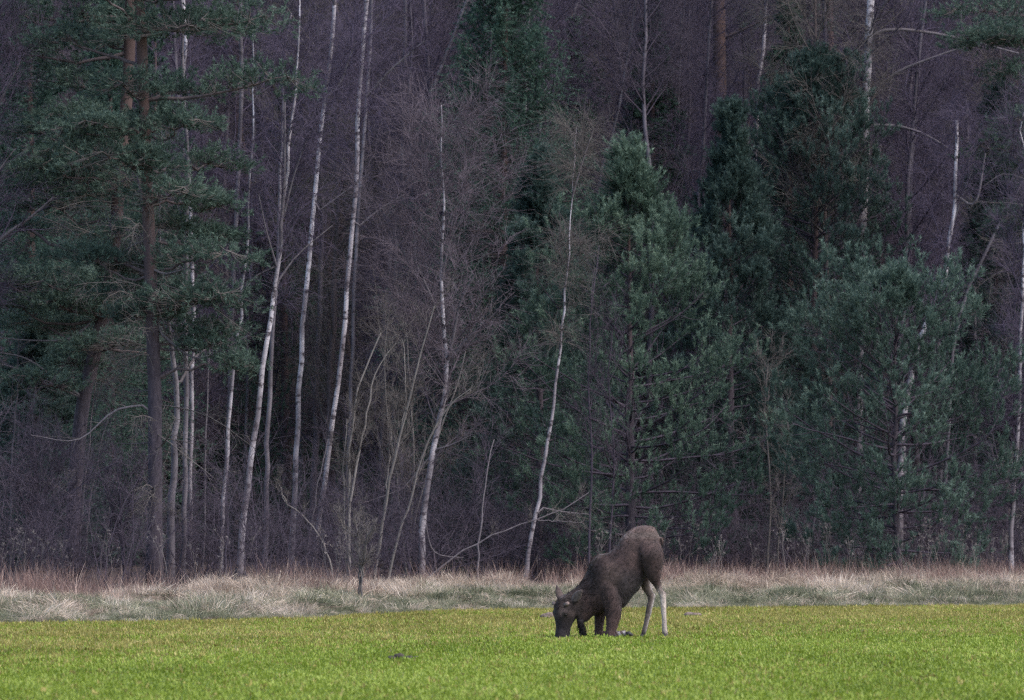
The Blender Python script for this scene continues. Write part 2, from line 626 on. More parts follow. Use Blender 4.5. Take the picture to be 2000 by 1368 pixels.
# ------------------------------------------------------------------ instanced ground cover (geometry nodes)
def scatter(name, label, pts, rot, scl, sources, mat):
    me = bpy.data.meshes.new(name)
    me.vertices.add(len(pts))
    me.vertices.foreach_set('co', pts.astype(np.float32).ravel())
    for nm, typ, arr, key in (('rot', 'FLOAT_VECTOR', rot, 'vector'), ('scl', 'FLOAT_VECTOR', scl, 'vector')):
        a = me.attributes.new(nm, typ, 'POINT')
        a.data.foreach_set(key, arr.astype(np.float32).ravel())
    a = me.attributes.new('pick', 'INT', 'POINT')
    a.data.foreach_set('value', rng.randint(0, len(sources), len(pts)).astype(np.int32))
    o = link(name, me)
    tag(o, label, kind='stuff')
    c = bpy.data.collections.new(name + '_pieces')
    for k, mb in enumerate(sources):
        sm = mb.mesh('%s_piece' % name, smooth=False)
        sm.materials.append(mat)
        c.objects.link(bpy.data.objects.new('%s_piece' % name, sm))
    ng = bpy.data.node_groups.new(name, 'GeometryNodeTree')
    ng.interface.new_socket('Geometry', in_out='INPUT', socket_type='NodeSocketGeometry')
    ng.interface.new_socket('Geometry', in_out='OUTPUT', socket_type='NodeSocketGeometry')
    gi = ng.nodes.new('NodeGroupInput')
    go = ng.nodes.new('NodeGroupOutput')
    ci = ng.nodes.new('GeometryNodeCollectionInfo')
    ci.inputs['Collection'].default_value = c
    ci.inputs['Separate Children'].default_value = True
    ci.inputs['Reset Children'].default_value = True
    ip = ng.nodes.new('GeometryNodeInstanceOnPoints')
    ip.inputs['Pick Instance'].default_value = True
    def attr(nm, dt):
        n = ng.nodes.new('GeometryNodeInputNamedAttribute')
        n.data_type = dt
        n.inputs['Name'].default_value = nm
        return n.outputs['Attribute']
    L = ng.links
    L.new(gi.outputs[0], ip.inputs['Points'])
    L.new(ci.outputs[0], ip.inputs['Instance'])
    L.new(attr('pick', 'INT'), ip.inputs['Instance Index'])
    L.new(attr('rot', 'FLOAT_VECTOR'), ip.inputs['Rotation'])
    L.new(attr('scl', 'FLOAT_VECTOR'), ip.inputs['Scale'])
    L.new(ip.outputs[0], go.inputs[0])
    md = o.modifiers.new('scatter', 'NODES')
    md.node_group = ng
    return o


def value_noise(x, y, scale, seed):
    r = np.random.RandomState(seed)
    g = r.rand(64, 64)
    fx, fy = x / scale + 31.3, y / scale + 17.7
    i, j = np.floor(fx).astype(int), np.floor(fy).astype(int)
    u, v = fx - i, fy - j
    u, v = u * u * (3 - 2 * u), v * v * (3 - 2 * v)
    g_ = lambda a, b: g[a % 64, b % 64]
    return (g_(i, j) * (1 - u) + g_(i + 1, j) * u) * (1 - v) + (g_(i, j + 1) * (1 - u) + g_(i + 1, j + 1) * u) * v


def field_points(n, dmin, dmax_off, margin=4.0, seed=3, power=1.0):
    r = np.random.RandomState(seed)
    y = dmin + (165 - dmin) * r.rand(n * 2) ** power
    half = 0.0722 * y + margin
    x = (r.rand(n * 2) * 2 - 1) * (0.0722 * 165 + margin)
    ok = (np.abs(x) < half) & (y < edge(x) + dmax_off)
    return x[ok][:n], y[ok][:n]


def field_mat(name, cols):
    """Crop leaves: tint per leaf, patches of greener and yellower growth over the field."""
    m, nt, out = new_mat(name)
    a = N(nt, 'ShaderNodeAttribute', attribute_name='tint')
    oi = N(nt, 'ShaderNodeObjectInfo')
    no = N(nt, 'ShaderNodeTexNoise', i_Scale=0.35, i_Detail=3.0)
    mp = N(nt, 'ShaderNodeMapping')
    mp.inputs['Scale'].default_value = (1.0, 0.25, 1.0)
    nt.links.new(oi.outputs['Location'], mp.inputs['Vector'])
    nt.links.new(mp.outputs[0], no.inputs['Vector'])
    f = math_(nt, 'ADD', math_(nt, 'MULTIPLY', a.outputs['Fac'], 0.45), math_(nt, 'MULTIPLY', oi.outputs['Random'], 0.35))
    f = math_(nt, 'ADD', f, math_(nt, 'MULTIPLY', math_(nt, 'SUBTRACT', no.outputs['Fac'], 0.5), 0.9), True)
    f = math_(nt, 'ADD', f, 0.1, True)
    col = ramp(nt, cols, f).outputs['Color']
    d = N(nt, 'ShaderNodeBsdfPrincipled', i_Roughness=0.5)
    d.inputs['Specular IOR Level'].default_value = 0.3
    t = N(nt, 'ShaderNodeBsdfTranslucent')
    nt.links.new(col, d.inputs['Base Color'])
    nt.links.new(col, t.inputs['Color'])
    mx = N(nt, 'ShaderNodeMixShader')
    mx.inputs[0].default_value = 0.35
    nt.links.new(d.outputs[0], mx.inputs[1])
    nt.links.new(t.outputs[0], mx.inputs[2])
    nt.links.new(mx.outputs[0], out.inputs['Surface'])
    return m


def crop_plant(seed, h=0.12, nl=9, lw=0.022, upright=0.5):
    r = np.random.RandomState(seed)
    mb = MB()
    az = r.rand(nl) * 2 * np.pi
    el = np.radians(20 + 60 * r.rand(nl) * (0.5 + upright))
    L = h * (0.6 + 0.7 * r.rand(nl))
    D = np.stack([np.cos(az) * np.cos(el), np.sin(az) * np.cos(el), np.sin(el)], 1)
    B = np.stack([0.02 * r.normal(size=nl), 0.02 * r.normal(size=nl), 0.5 * h * r.rand(nl) - 0.01], 1)
    t = np.linspace(0, 1, 4)
    P = B[:, None] + D[:, None] * (L[:, None] * t)[..., None]
    P[:, :, 2] -= (0.35 * L[:, None] * t ** 2) * (1 - np.sin(el))[:, None]
    W = lw * (0.7 + 0.6 * r.rand(nl))[:, None] * np.array([0.35, 0.9, 1.0, 0.15])
    side = np.stack([-np.sin(az), np.cos(az), 0.4 * r.normal(size=nl)], 1)
    mb.ribbons(P, W, side, r.rand(nl))
    return mb


def stem_plant(seed, h=0.16, nl=7):
    r = np.random.RandomState(seed)
    mb = MB()
    az = r.rand(nl) * 2 * np.pi
    el = np.radians(55 + 33 * r.rand(nl))
    L = h * (0.6 + 0.6 * r.rand(nl))
    D = np.stack([np.cos(az) * np.cos(el), np.sin(az) * np.cos(el), np.sin(el)], 1)
    B = np.concatenate([0.03 * r.normal(size=(nl, 2)), np.full((nl, 1), -0.01)], 1)
    t = np.linspace(0, 1, 3)
    P = B[:, None] + D[:, None] * (L[:, None] * t)[..., None]
    P[:, 1] += 0.01 * r.normal(size=(nl, 3))
    W = (0.008 + 0.008 * r.rand(nl))[:, None] * np.array([0.8, 1.0, 0.25])
    side = np.stack([-np.sin(az), np.cos(az), 0 * az], 1)
    mb.ribbons(P, W, side, r.rand(nl))
    return mb


M_CROP = field_mat('crop_leaves', [(0.0, (0.110, 0.156, 0.018)), (0.35, (0.190, 0.252, 0.026)), (0.65, (0.258, 0.326, 0.040)), (1.0, (0.38, 0.44, 0.10))])
M_CROP_DRY = field_mat('yellowing_crop', [(0.0, (0.11, 0.095, 0.022)), (0.35, (0.25, 0.215, 0.050)), (0.65, (0.36, 0.305, 0.085)), (1.0, (0.52, 0.44, 0.17))])


def rnd_rot(n, r, tilt=0.15):
    return np.stack([tilt * r.normal(size=n), tilt * r.normal(size=n), r.rand(n) * 6.283], 1)


def build_field():
    r = np.random.RandomState(11)
    x, y = field_points(210000, 58, 0.4, seed=5, power=1.25)
    # yellow growth towards the far edge of the field, green in front
    far = sstep(46, 16, edge(x) - y) 
    yel = r.rand(len(x)) < 0.05 + 0.62 * far * (0.45 + 0.9 * value_noise(x, y * 0.4, 1.6, 4))
    for sel, nm, lb, src, mat in (
            (~yel, 'crop', 'short yellow green crop leaves covering the field', [crop_plant(k, h=0.056, nl=13 + k % 4, lw=0.016, upright=0.3) for k in range(8)], M_CROP),
            (yel, 'yellow_crop', 'yellowing stems of the crop along the far side of the field', [stem_plant(k + 20, h=0.09) for k in range(6)] + [crop_plant(40 + k, h=0.07, nl=7) for k in range(4)], M_CROP_DRY)):
        xs, ys = x[sel], y[sel]
        n = len(xs)
        P = np.stack([xs, ys, height(xs, ys)], 1)
        s = (0.5 + 0.6 * r.rand(n)) * (0.6 + 0.7 * value_noise(xs, ys, 0.8, 9))
        S = np.stack([s, s, s * (0.8 + 0.4 * r.rand(n))], 1)
        scatter(nm, lb, P, rnd_rot(n, r), S, src, mat)


def tussock(seed, n=70, h=0.42, spread=0.16, lodge=0.5, lw=0.007):
    """A tuft of long dry grass, combed over to one side."""
    r = np.random.RandomState(seed)
    mb = MB()
    az = r.rand(n) * 2 * np.pi
    el = np.radians(45 + 45 * r.rand(n))
    D = np.stack([np.cos(az) * np.cos(el), np.sin(az) * np.cos(el), np.sin(el)], 1)
    B = np.concatenate([spread * 0.5 * r.normal(size=(n, 2)), np.full((n, 1), -0.02)], 1)
    L = h * (0.55 + 0.8 * r.rand(n))
    lean = np.array([1.0, 0.0, -0.9]) * lodge
    P = np.zeros((n, 5, 3))
    P[:, 0] = B
    d = D
    for k in range(1, 5):
        d = unit(d + lean * (0.25 + 0.5 * r.rand(n, 1)) + 0.10 * r.normal(size=(n, 3)))
        P[:, k] = P[:, k - 1] + d * (L / 4)[:, None]
    P[:, :, 2] = np.maximum(P[:, :, 2], 0.015 * np.arange(5) * (0.5 + r.rand(n, 1)))
    W = lw * (0.7 + 0.8 * r.rand(n))[:, None] * np.array([1, 1, 0.9, 0.7, 0.2])
    side = unit(np.stack([-D[:, 1], D[:, 0], 0.5 * r.normal(size=n)], 1))
    mb.ribbons(P, W, side, r.rand(n))
    return mb


def weed(seed, h=1.0, umbel=True):
    r = np.random.RandomState(seed)
    mb = MB()
    P = np.zeros((1, 5, 3))
    P[0, :, 2] = np.linspace(-0.03, h, 5)
    P[0, 1:, :2] += np.cumsum(0.035 * r.normal(size=(4, 2)), 0)
    R = np.linspace(0.006, 0.003, 5)[None]
    mb.tubes(P, R, 3, 0.3)
    A, Ra = spawn(P, R, 7, 0.45, 1.0, (20, 45), lambda t, m: h * 0.3 * (0.5 + 0.6 * r.rand(*t.shape)), 3, bend=(0, 0, 0.3), wob=0.08, rfrac=0.7, rmin=0.0025, r=r)
    mb.tubes(A, Ra, 3, 0.4)
    ends = A[:, -1]
    for e in ends:
        k = 9
        mb.blades(np.repeat(e[None], k, 0), np.array([0, 0, 0.6]) + r.normal(size=(k, 3)), 0.05, 0.012, 0.5 + 0.4 * r.rand(k))
    return mb


def straw_mat(name, cols, trans=0.2):
    m, nt, out = new_mat(name)
    a = N(nt, 'ShaderNodeAttribute', attribute_name='tint')
    oi = N(nt, 'ShaderNodeObjectInfo')
    no = N(nt, 'ShaderNodeTexNoise', i_Scale=0.9, i_Detail=5.0, i_Roughness=0.6)
    nt.links.new(oi.outputs['Location'], no.inputs['Vector'])
    f = math_(nt, 'ADD', math_(nt, 'MULTIPLY', a.outputs['Fac'], 0.42), math_(nt, 'MULTIPLY', oi.outputs['Random'], 0.42))
    f = math_(nt, 'ADD', f, -0.04)
    f = math_(nt, 'ADD', f, math_(nt, 'MULTIPLY', math_(nt, 'SUBTRACT', no.outputs['Fac'], 0.46), 1.7), True)
    col = ramp(nt, cols, f).outputs['Color']
    d = N(nt, 'ShaderNodeBsdfPrincipled', i_Roughness=0.7)
    d.inputs['Specular IOR Level'].default_value = 0.2
    t = N(nt, 'ShaderNodeBsdfTranslucent')
    nt.links.new(col, d.inputs['Base Color'])
    nt.links.new(col, t.inputs['Color'])
    mx = N(nt, 'ShaderNodeMixShader')
    mx.inputs[0].default_value = trans
    nt.links.new(d.outputs[0], mx.inputs[1])
    nt.links.new(t.outputs[0], mx.inputs[2])
    nt.links.new(mx.outputs[0], out.inputs['Surface'])
    return m


M_STRAW = straw_mat('dry_straw', [(0.0, (0.17, 0.125, 0.09)), (0.35, (0.40, 0.31, 0.235)), (0.7, (0.62, 0.51, 0.41)), (1.0, (0.78, 0.68, 0.57))])
M_GREYGRASS = straw_mat('grey_green_grass', [(0.0, (0.050, 0.056, 0.030)), (0.35, (0.13, 0.138, 0.080)), (0.7, (0.30, 0.285, 0.19)), (1.0, (0.60, 0.54, 0.40))])
M_RED = straw_mat('reddish_stems', [(0.0, (0.10, 0.055, 0.048)), (0.5, (0.23, 0.145, 0.122)), (1.0, (0.55, 0.42, 0.34))])
M_WEED = straw_mat('dead_weeds', [(0.0, (0.07, 0.058, 0.058)), (0.5, (0.14, 0.12, 0.115)), (1.0, (0.27, 0.23, 0.215))])


def bank_points(n, o0, o1, seed, margin=4.0):
    r = np.random.RandomState(seed)
    x = (r.rand(n) * 2 - 1) * (0.0722 * 168 + margin)
    off = o0 + (o1 - o0) * r.rand(n)
    return x, edge(x) + off, off


def build_bank():
    r = np.random.RandomState(21)
    x, y, off = bank_points(24000, 0.1, 16, 31)
    patch = value_noise(x, y * 0.45, 1.9, 12)
    p_straw = np.clip(sstep(6.0, 14.5, off) * 1.0 + (patch - 0.5) * 1.0, 0.10, 0.95)
    straw = r.rand(len(x)) < p_straw
    ang = 2.2 * (value_noise(x, y * 0.5, 2.6, 14) - 0.5) * 2 + np.where(r.rand(len(x)) < 0.5, 0, math.pi)
    for sel, nm, lb, src, mat, hs in (
            (straw, 'dry_grass', 'pale pinkish straw tussocks lodged along the bank below the wood', [tussock(k, 64, 0.29, 0.17, 0.15 + 0.2 * (k % 5)) for k in range(11)], M_STRAW, 1.0),
            (~straw, 'rough_grass', 'grey green rough grass matted on the foot of the bank', [tussock(50 + k, 60, 0.25, 0.19, 0.2 + 0.2 * (k % 5)) for k in range(11)], M_GREYGRASS, 0.9)):
        xs, ys = x[sel], y[sel]
        n = len(xs)
        P = np.stack([xs, ys, height(xs, ys)], 1)
        s = hs * (0.22 + 1.2 * value_noise(xs, ys, 0.9, 33)) * (0.75 + 0.5 * r.rand(n))
        s = s * (0.55 + 0.45 * sstep(0, 4, off[sel]))
        S = np.stack([s * 1.15, s * 1.15, s * (0.8 + 0.45 * r.rand(n))], 1)
        rot = np.stack([0.12 * r.normal(size=n), 0.12 * r.normal(size=n), ang[sel] + 0.7 * r.normal(size=n)], 1)
        scatter(nm, lb, P, rot, S, src, mat)
    # reddish stems along the top of the bank
    x, y, off = bank_points(3600, 10.5, 18.5, 41)
    keep = 0.22 + 0.55 * value_noise(x, y * 0.3, 1.7, 44) + 0.15 * (x > 2) * (x < 16) > 0.15 + 0.8 * r.rand(len(x))
    x, y = x[keep], y[keep]
    n = len(x)
    P = np.stack([x, y, height(x, y)], 1)
    s = 0.5 + 0.65 * r.rand(n)
    scatter('red_stems', 'reddish brown stems standing between the dry grass and the trees', P, rnd_rot(n, r, 0.1), np.stack([s, s, s], 1),
            [tussock(80 + k, 20, 0.62, 0.25, 0.05, 0.006) for k in range(6)], M_RED)
    # tall dead weeds with seed heads
    x, y, off = bank_points(520, 14.0, 21.5, 51)
    keep = value_noise(x, y * 0.2, 2.2, 61) > 0.32 + 0.3 * r.rand(len(x))
    x, y = x[keep], y[keep]
    n = len(x)
    P = np.stack([x, y, height(x, y)], 1)
    s = 0.6 + 0.75 * r.rand(n)
    scatter('dead_weeds', 'tall dead weed stalks with seed heads at the edge of the wood', P, rnd_rot(n, r, 0.1), np.stack([s, s, s], 1),
            [weed(90 + k) for k in range(7)], M_WEED)


build_field()
build_bank()


# ------------------------------------------------------------------ conifers
def young_pine(name, label, px, D, top_py, prof, seed, spread_px, group=None, mat=None, n_per=6, dens=1.0, lean=0.0, bare_below=0.0, up=1.0, twigs=True):
    """A bushy young pine: prof is [(height fraction, radius fraction)], spread_px its widest half-width in the photograph."""
    r = np.random.RandomState(seed)
    mat = mat or M_PINE
    topw = at(px, top_py, D)
    g = float(height(topw[0], D))
    H = topw[2] - g
    Rm = 1.3 * spread_px / FPX * D
    root = thing(name, label, 'pine tree', (topw[0], D, g), group)
    zs = np.linspace(0, 1, 20)
    P = np.stack([lean * H * zs ** 2 + 0.05 * np.cumsum(r.normal(size=20)) * 0.4, 0.05 * np.cumsum(r.normal(size=20)) * 0.4, zs * H * 0.97 - 0.1 * (zs == 0)], 1)
    R = np.interp(zs, [0, 1], [0.012 * H + 0.03, 0.012])
    trunk_mesh(P, R).build('trunk', M_PINE_BARK, root)
    # whorled branches
    zz, B, Dv, L, F = [], [], [], [], []
    z = 0.05 * H
    pf, pr = [p[0] for p in prof], [p[1] for p in prof]
    while z < 0.985 * H:
        f = z / H
        c = np.array([np.interp(z, P[:, 2], P[:, 0]), np.interp(z, P[:, 2], P[:, 1]), z])
        rad = Rm * np.interp(f, pf, pr)
        k = n_per
        a0 = r.rand() * 6.28
        for j in range(k):
            az = a0 + 6.283 * j / k + 0.3 * r.normal()
            el = math.radians((-4 + 46 * f ** 1.3) * up + 8 * r.normal())
            B.append(c + np.array([0, 0, 0.12 * r.normal()]))
            Dv.append([math.cos(az) * math.cos(el), math.sin(az) * math.cos(el), math.sin(el)])
            L.append(max(0.25, rad * (0.72 + 0.45 * r.rand())) / max(0.45, math.cos(el)) * 0.95)
            F.append(f)
        z += (0.54 - 0.26 * f) * (0.8 + 0.4 * r.rand())
    B, Dv, L, F = np.array(B), np.array(Dv), np.array(L), np.array(F)
    K = len(B)
    npt = 7
    path = np.zeros((K, npt, 3))
    path[:, 0] = B
    d = Dv.copy()
    for k in range(1, npt):
        d = unit(d + np.array([0, 0, 0.07 * up]) + 0.07 * r.normal(size=(K, 3)))
        path[:, k] = path[:, k - 1] + d * (L / (npt - 1))[:, None]
    rad = np.linspace(1, 0.2, npt)[None] * (0.008 + 0.009 * L)[:, None]
    mbw = MB()
    mbw.tubes(path, rad, 4)
    # side branches
    S1, R1 = spawn(path, rad, int(7 * dens), 0.3, 1.0, (30, 60), lambda t, m: np.clip(L[m] * (0.5 - 0.30 * t), 0.14, 1.0) * (0.6 + 0.7 * r.rand(*t.shape)),
                   4, bend=(0, 0, 0.55 * up), wob=0.08, rfrac=0.6, rmin=0.004, tpow=0.75, r=r)
    mbw.tubes(S1, R1, 3)
    S2, R2 = spawn(S1, R1, 3, 0.35, 1.0, (25, 55), lambda t, m: 0.26 * (0.6 + 0.7 * r.rand(*t.shape)), 3, bend=(0, 0, 0.7 * up), wob=0.08, rfrac=0.7, rmin=0.003, r=r)
    mbw.build('branches', M_TWIG_DARK, root, kind='stuff')
    mb = MB()
    ends = np.concatenate([path[:, -1], S1[:, -1], S2[:, -1]])
    dirs = np.concatenate([path[:, -1] - path[:, -2], S1[:, -1] - S1[:, -2], S2[:, -1] - S2[:, -2]])
    keep = ends[:, 2] > bare_below * H
    ends, dirs = ends[keep], unit(dirs[keep])
    # clumps of brighter and duller growth
    cl = value_noise(ends[:, 0] * 1.0 + 50, ends[:, 2] + ends[:, 1], 1.1, seed)
    tn = np.clip(0.10 + 0.70 * cl + 0.30 * (r.rand(len(ends)) - 0.5), 0, 1)
    dirs = unit(dirs + np.array([0, 0, 0.8 * up]))
    far = ends[:, 1] > 0.35 * Rm
    ln_ = 0.17 + 0.10 * r.rand(len(ends))
    shoots(mb, (ends - dirs * 0.07)[~far], dirs[~far], ln_[~far], 36, 0.108, 0.0160, (22, 62), tn[~far], r=r)
    shoots(mb, (ends - dirs * 0.07)[far], dirs[far], ln_[far], 14, 0.105, 0.024, (22, 62), tn[far], r=r)
    # older, duller needles along the inner side branches
    mid = S1[:, 2]
    mk = mid[:, 2] > bare_below * H
    pm = path[:, 1:6].reshape(-1, 3)
    pdv = (path[:, 2:7] - path[:, 0:5]).reshape(-1, 3)
    pk = pm[:, 2] > (bare_below + 0.02) * H
    shoots(mb, pm[pk], unit(pdv[pk]) + np.array([0, 0, 0.4]), 0.3, 22, 0.10, 0.019, (35, 75), 0.18, r=r)
    shoots(mb, mid[mk], unit(S1[:, 3] - S1[:, 1])[mk], 0.25, 24, 0.09, 0.014, (30, 70), 0.2, r=r)
    mb.build('crown', mat, root, smooth=False, kind='stuff')
    return root


def spruce(name, label, px, D, top_py, spread_px, seed, group=None, dens=1.0, prof=None, mat=None):
    r = np.random.RandomState(seed)
    topw = at(px, top_py, D)
    g = float(height(topw[0], D))
    H = topw[2] - g
    return spruce_at(name, label, (topw[0], D, g), H, spread_px / FPX * D, r, group, dens, prof, mat)


def spruce_at(name, label, loc, H, Rm, r, group=None, dens=1.0, prof=None, mat=None):
    root = thing(name, label, 'spruce tree', loc, group)
    prof = prof or [(0, 0.75), (0.2, 1.0), (0.5, 0.75), (0.8, 0.36), (1, 0.04)]
    pf, pr = [p[0] for p in prof], [p[1] for p in prof]
    zs = np.linspace(0, 1, 14)
    P = np.stack([0.02 * np.cumsum(r.normal(size=14)), 0.02 * np.cumsum(r.normal(size=14)), zs * H - 0.1 * (zs == 0)], 1)
    trunk_mesh(P, np.interp(zs, [0, 1], [0.011 * H + 0.03, 0.01]), 8).build('trunk', M_PINE_BARK, root)
    B, Dv, L = [], [], []
    z = 0.05 * H
    while z < 0.985 * H:
        f = z / H
        a0 = r.rand() * 6.28
        for j in range(9):
            az = a0 + 6.283 * j / 9 + 0.3 * r.normal()
            el = math.radians(-12 + 50 * f ** 2 + 8 * r.normal())
            B.append([0, 0, z + 0.1 * r.normal()])
            Dv.append([math.cos(az) * math.cos(el), math.sin(az) * math.cos(el), math.sin(el)])
            L.append(max(0.15, Rm * np.interp(f, pf, pr) * (0.7 + 0.45 * r.rand())))
        z += 0.34 * (0.8 + 0.4 * r.rand()) / max(0.6, dens ** 0.5)
    B, Dv, L = np.array(B, float), np.array(Dv), np.array(L)
    K, npt = len(B), 6
    path = np.zeros((K, npt, 3))
    path[:, 0] = B
    d = Dv.copy()
    for k in range(1, npt):
        d = unit(d + np.array([0, 0, -0.16 + 0.11 * k]) + 0.05 * r.normal(size=(K, 3)))
        path[:, k] = path[:, k - 1] + d * (L / (npt - 1))[:, None]
    rad = np.linspace(1, 0.2, npt)[None] * (0.006 + 0.007 * L)[:, None]
    mbw = MB()
    mbw.tubes(path, rad, 3)
    S1, R1 = spawn(path, rad, int(9 * dens), 0.15, 1.0, (35, 65), lambda t, m: np.clip(L[m] * (0.48 - 0.25 * t), 0.12, 0.8) * (0.6 + 0.6 * r.rand(*t.shape)),
                   3, bend=(0, 0, -0.55), wob=0.08, rfrac=0.6, rmin=0.003, r=r)
    mbw.build('branches', M_PINE_LIMB, root, kind='stuff')
    mb = MB()
    allp = np.concatenate([S1[:, 0], path[:, 3]])
    alle = np.concatenate([S1[:, 2], path[:, 5]])
    v = alle - allp
    ln = np.linalg.norm(v, axis=1)
    cl = value_noise(allp[:, 0] * 1.0 + 50, allp[:, 2] + allp[:, 1], 1.0, r.randint(1000))
    tn = np.clip(0.1 + 0.65 * cl + 0.3 * (r.rand(len(v)) - 0.5), 0, 1)
    shoots(mb, allp, v, ln * 1.05, 28 if dens > 0.7 else 18, 0.078, 0.020 if dens > 0.7 else 0.028, (25, 70), tn, r=r)
    pm = path[:, 1:5].reshape(-1, 3)
    shoots(mb, pm, (path[:, 2:6] - path[:, 0:4]).reshape(-1, 3), np.repeat(L / 5, 4), 26 if dens > 0.7 else 16, 0.08, 0.021 if dens > 0.7 else 0.028, (30, 75), 0.3, r=r)
    mb.build('crown', mat or M_SPRUCE, root, smooth=False, kind='stuff')
    return root


def old_pine(name, label, trunk_px, D, w0, w1, pads, dead, seed, extra=10, z_top=19.0, region=None, n_region=16):
    """A tall open pine: pads are foliage plates (px, py, half width px, half height px, depth offset); dead are bare boughs in pixels."""
    r = np.random.RandomState(seed)
    path = extend(grounded(px_path(trunk_px, D)), z_top, 0.3)
    Pw = resample(path, 26)
    base = Pw[0].copy()
    base[2] += 0.12
    P = Pw - base
    R = np.interp(P[:, 2] / P[-1, 2], [0, 0.8, 1], [w0, w1, 0.03])
    root = thing(name, label, 'pine tree', base, 'old pines')
    trunk_mesh(P, R, 12).build('trunk', M_PINE_BARK, root)
    ppm = FPX / D
    plates = []
    for (x, y, hw, hh, dy) in pads:
        plates.append((at(x, y, D + dy) - base, 1.3 * hw / ppm, 1.25 * hh / ppm))
    if region:
        for k in range(n_region):
            x, y = r.uniform(region[0], region[2]), r.uniform(region[1], region[3])
            plates.append((at(x, y, D + r.uniform(-1.4, 1.8)) - base, r.uniform(45, 115) / ppm, r.uniform(9, 22) / ppm))
    for k in range(extra):                                  # plates on the far side and above the frame
        z = r.uniform(5.0, P[-1, 2] - 0.3)
        c = np.array([np.interp(z, P[:, 2], P[:, 0]), np.interp(z, P[:, 2], P[:, 1]), z])
        a = r.uniform(0.1 * math.pi, 0.9 * math.pi) if z < 12 else r.uniform(0, 6.28)
        q = r.uniform(0.8, 2.4)
        plates.append((c + np.array([math.cos(a) * q, math.sin(a) * q, 0]), r.uniform(0.7, 1.2), r.uniform(0.15, 0.28)))
    mb = MB()
    mbt = MB()
    for c, hw, hh in plates:
        dist = np.hypot(c[0] - P[:, 0], c[1] - P[:, 1])
        zs = c[2] - 0.25 * dist.min() - 0.15
        k = int(np.argmin(np.abs(P[:, 2] - max(0.6, zs))))
        s = P[k]
        v = c - s
        endp = c + unit(np.array([v[0], v[1], 0.0])) * hw * 0.5
        ctrl = s + v * 0.5 + np.array([0, 0, -0.12 + 0.1 * r.normal()])
        L = resample(np.array([s, ctrl, c - [0, 0, hh * 0.5], endp]), 9)
        L[1:-1] += 0.04 * r.normal(size=(7, 3))
        rr = np.linspace(0.018 + 0.014 * np.linalg.norm(v), 0.010, 9)
        bm = MB()
        bm.tubes(L, rr, 6)
        bm.build('bough', M_PINE_LIMB, root)
        # twigs through the plate
        n = int(20 + 46 * hw)
        u = r.normal(size=(n, 3)) * 0.5
        u = u / np.maximum(1, np.linalg.norm(u, axis=1, keepdims=True))
        tips = c + u * np.array([hw, min(hw, 1.0) * 0.9, hh])
        tips[:, 2] -= 0.22 * hw * np.abs(u[:, 0]) ** 1.5
        near = L[np.argmin(np.linalg.norm(tips[:, None] - L[None, 3:], axis=2), axis=1) + 3]
        W = np.stack([near, near * 0.5 + tips * 0.5 + np.array([0, 0, -0.03]), tips], 1)
        mbt.tubes(W, np.tile(np.array([0.010, 0.007, 0.004]), (n, 1)), 3)
        m = 3
        st = np.repeat(tips, m, 0) + 0.10 * r.normal(size=(n * m, 3)) * np.array([1.3, 1.3, 0.55])
        dv = unit(np.repeat(tips - near, m, 0) * np.array([1, 1, 0.4])) * 0.8 + np.array([0, 0, 0.55]) + 0.45 * r.normal(size=(n * m, 3))
        tn = np.clip(0.12 + 0.66 * value_noise(st[:, 0] * 1 + 40, st[:, 1] + st[:, 2] * 2, 0.7, seed) + 0.25 * (r.rand(n * m) - 0.5), 0, 1)
        shoots(mb, st, dv, 0.18, 20, 0.10, 0.0185, (25, 65), tn, r=r)
    for pts, ra, rb in dead:
        L = resample(px_path(pts, D, -0.6), 12) - base
        k = np.argmin(np.linalg.norm(P[:, [0, 2]] - L[0][[0, 2]], axis=1))
        L[0] = P[k]
        rr = np.linspace(ra, rb, 12)
        bm = MB()
        bm.tubes(L, rr, 6)
        o = bm.build('bough', M_LIMB, root)
        o['label'] = 'bare dead lower bough'
        A, Ra = spawn(L[None], rr[None], 12, 0.2, 1.0, (30, 70), lambda t, m: 0.6 * (0.3 + r.rand(*t.shape)), 4, bend=(0, 0, -0.3), wob=0.15, rfrac=0.5, rmin=0.005, r=r)
        mbt.tubes(A, Ra, 3)
    A, Ra = spawn(P[None], R[None], 34, 0.10, 0.52, (60, 100), lambda t, m: 2.3 * (0.35 + 0.75 * r.rand(*t.shape)), 7, bend=(0, 0, -0.35), wob=0.10, rfrac=0.14, rmin=0.010, r=r)
    B, Rb = spawn(A, Ra, 9, 0.2, 1.0, (30, 70), lambda t, m: 0.75 * (0.35 + 0.8 * r.rand(*t.shape)), 4, bend=(0, 0, -0.3), wob=0.15, rfrac=0.5, rmin=0.006, r=r)
    C, Rc = spawn(B, Rb, 7, 0.1, 1.0, (25, 70), lambda t, m: 0.32 * (0.4 + 0.8 * r.rand(*t.shape)), 3, bend=(0, 0, -0.2), wob=0.2, rfrac=0.6, rmin=0.0045, r=r)
    for q_, w_ in ((A, Ra), (B, Rb), (C, Rc)):
        mbt.tubes(q_, w_, 3)
    mbt.build('twigs', M_TWIG_BROWN, root, kind='stuff')
    mb.build('crown', M_PINE_OLD, root, smooth=False, kind='stuff')
    return root


BUSHY = [(0, 0.55), (0.12, 0.9), (0.3, 1.0), (0.5, 0.80), (0.7, 0.48), (0.88, 0.19), (1, 0.04)]
ROUND = [(0, 0.5), (0.15, 0.85), (0.4, 1.0), (0.65, 0.92), (0.85, 0.6), (1, 0.12)]
TALL = [(0, 0.5), (0.2, 0.85), (0.5, 1.0), (0.7, 0.86), (0.86, 0.48), (1, 0.05)]

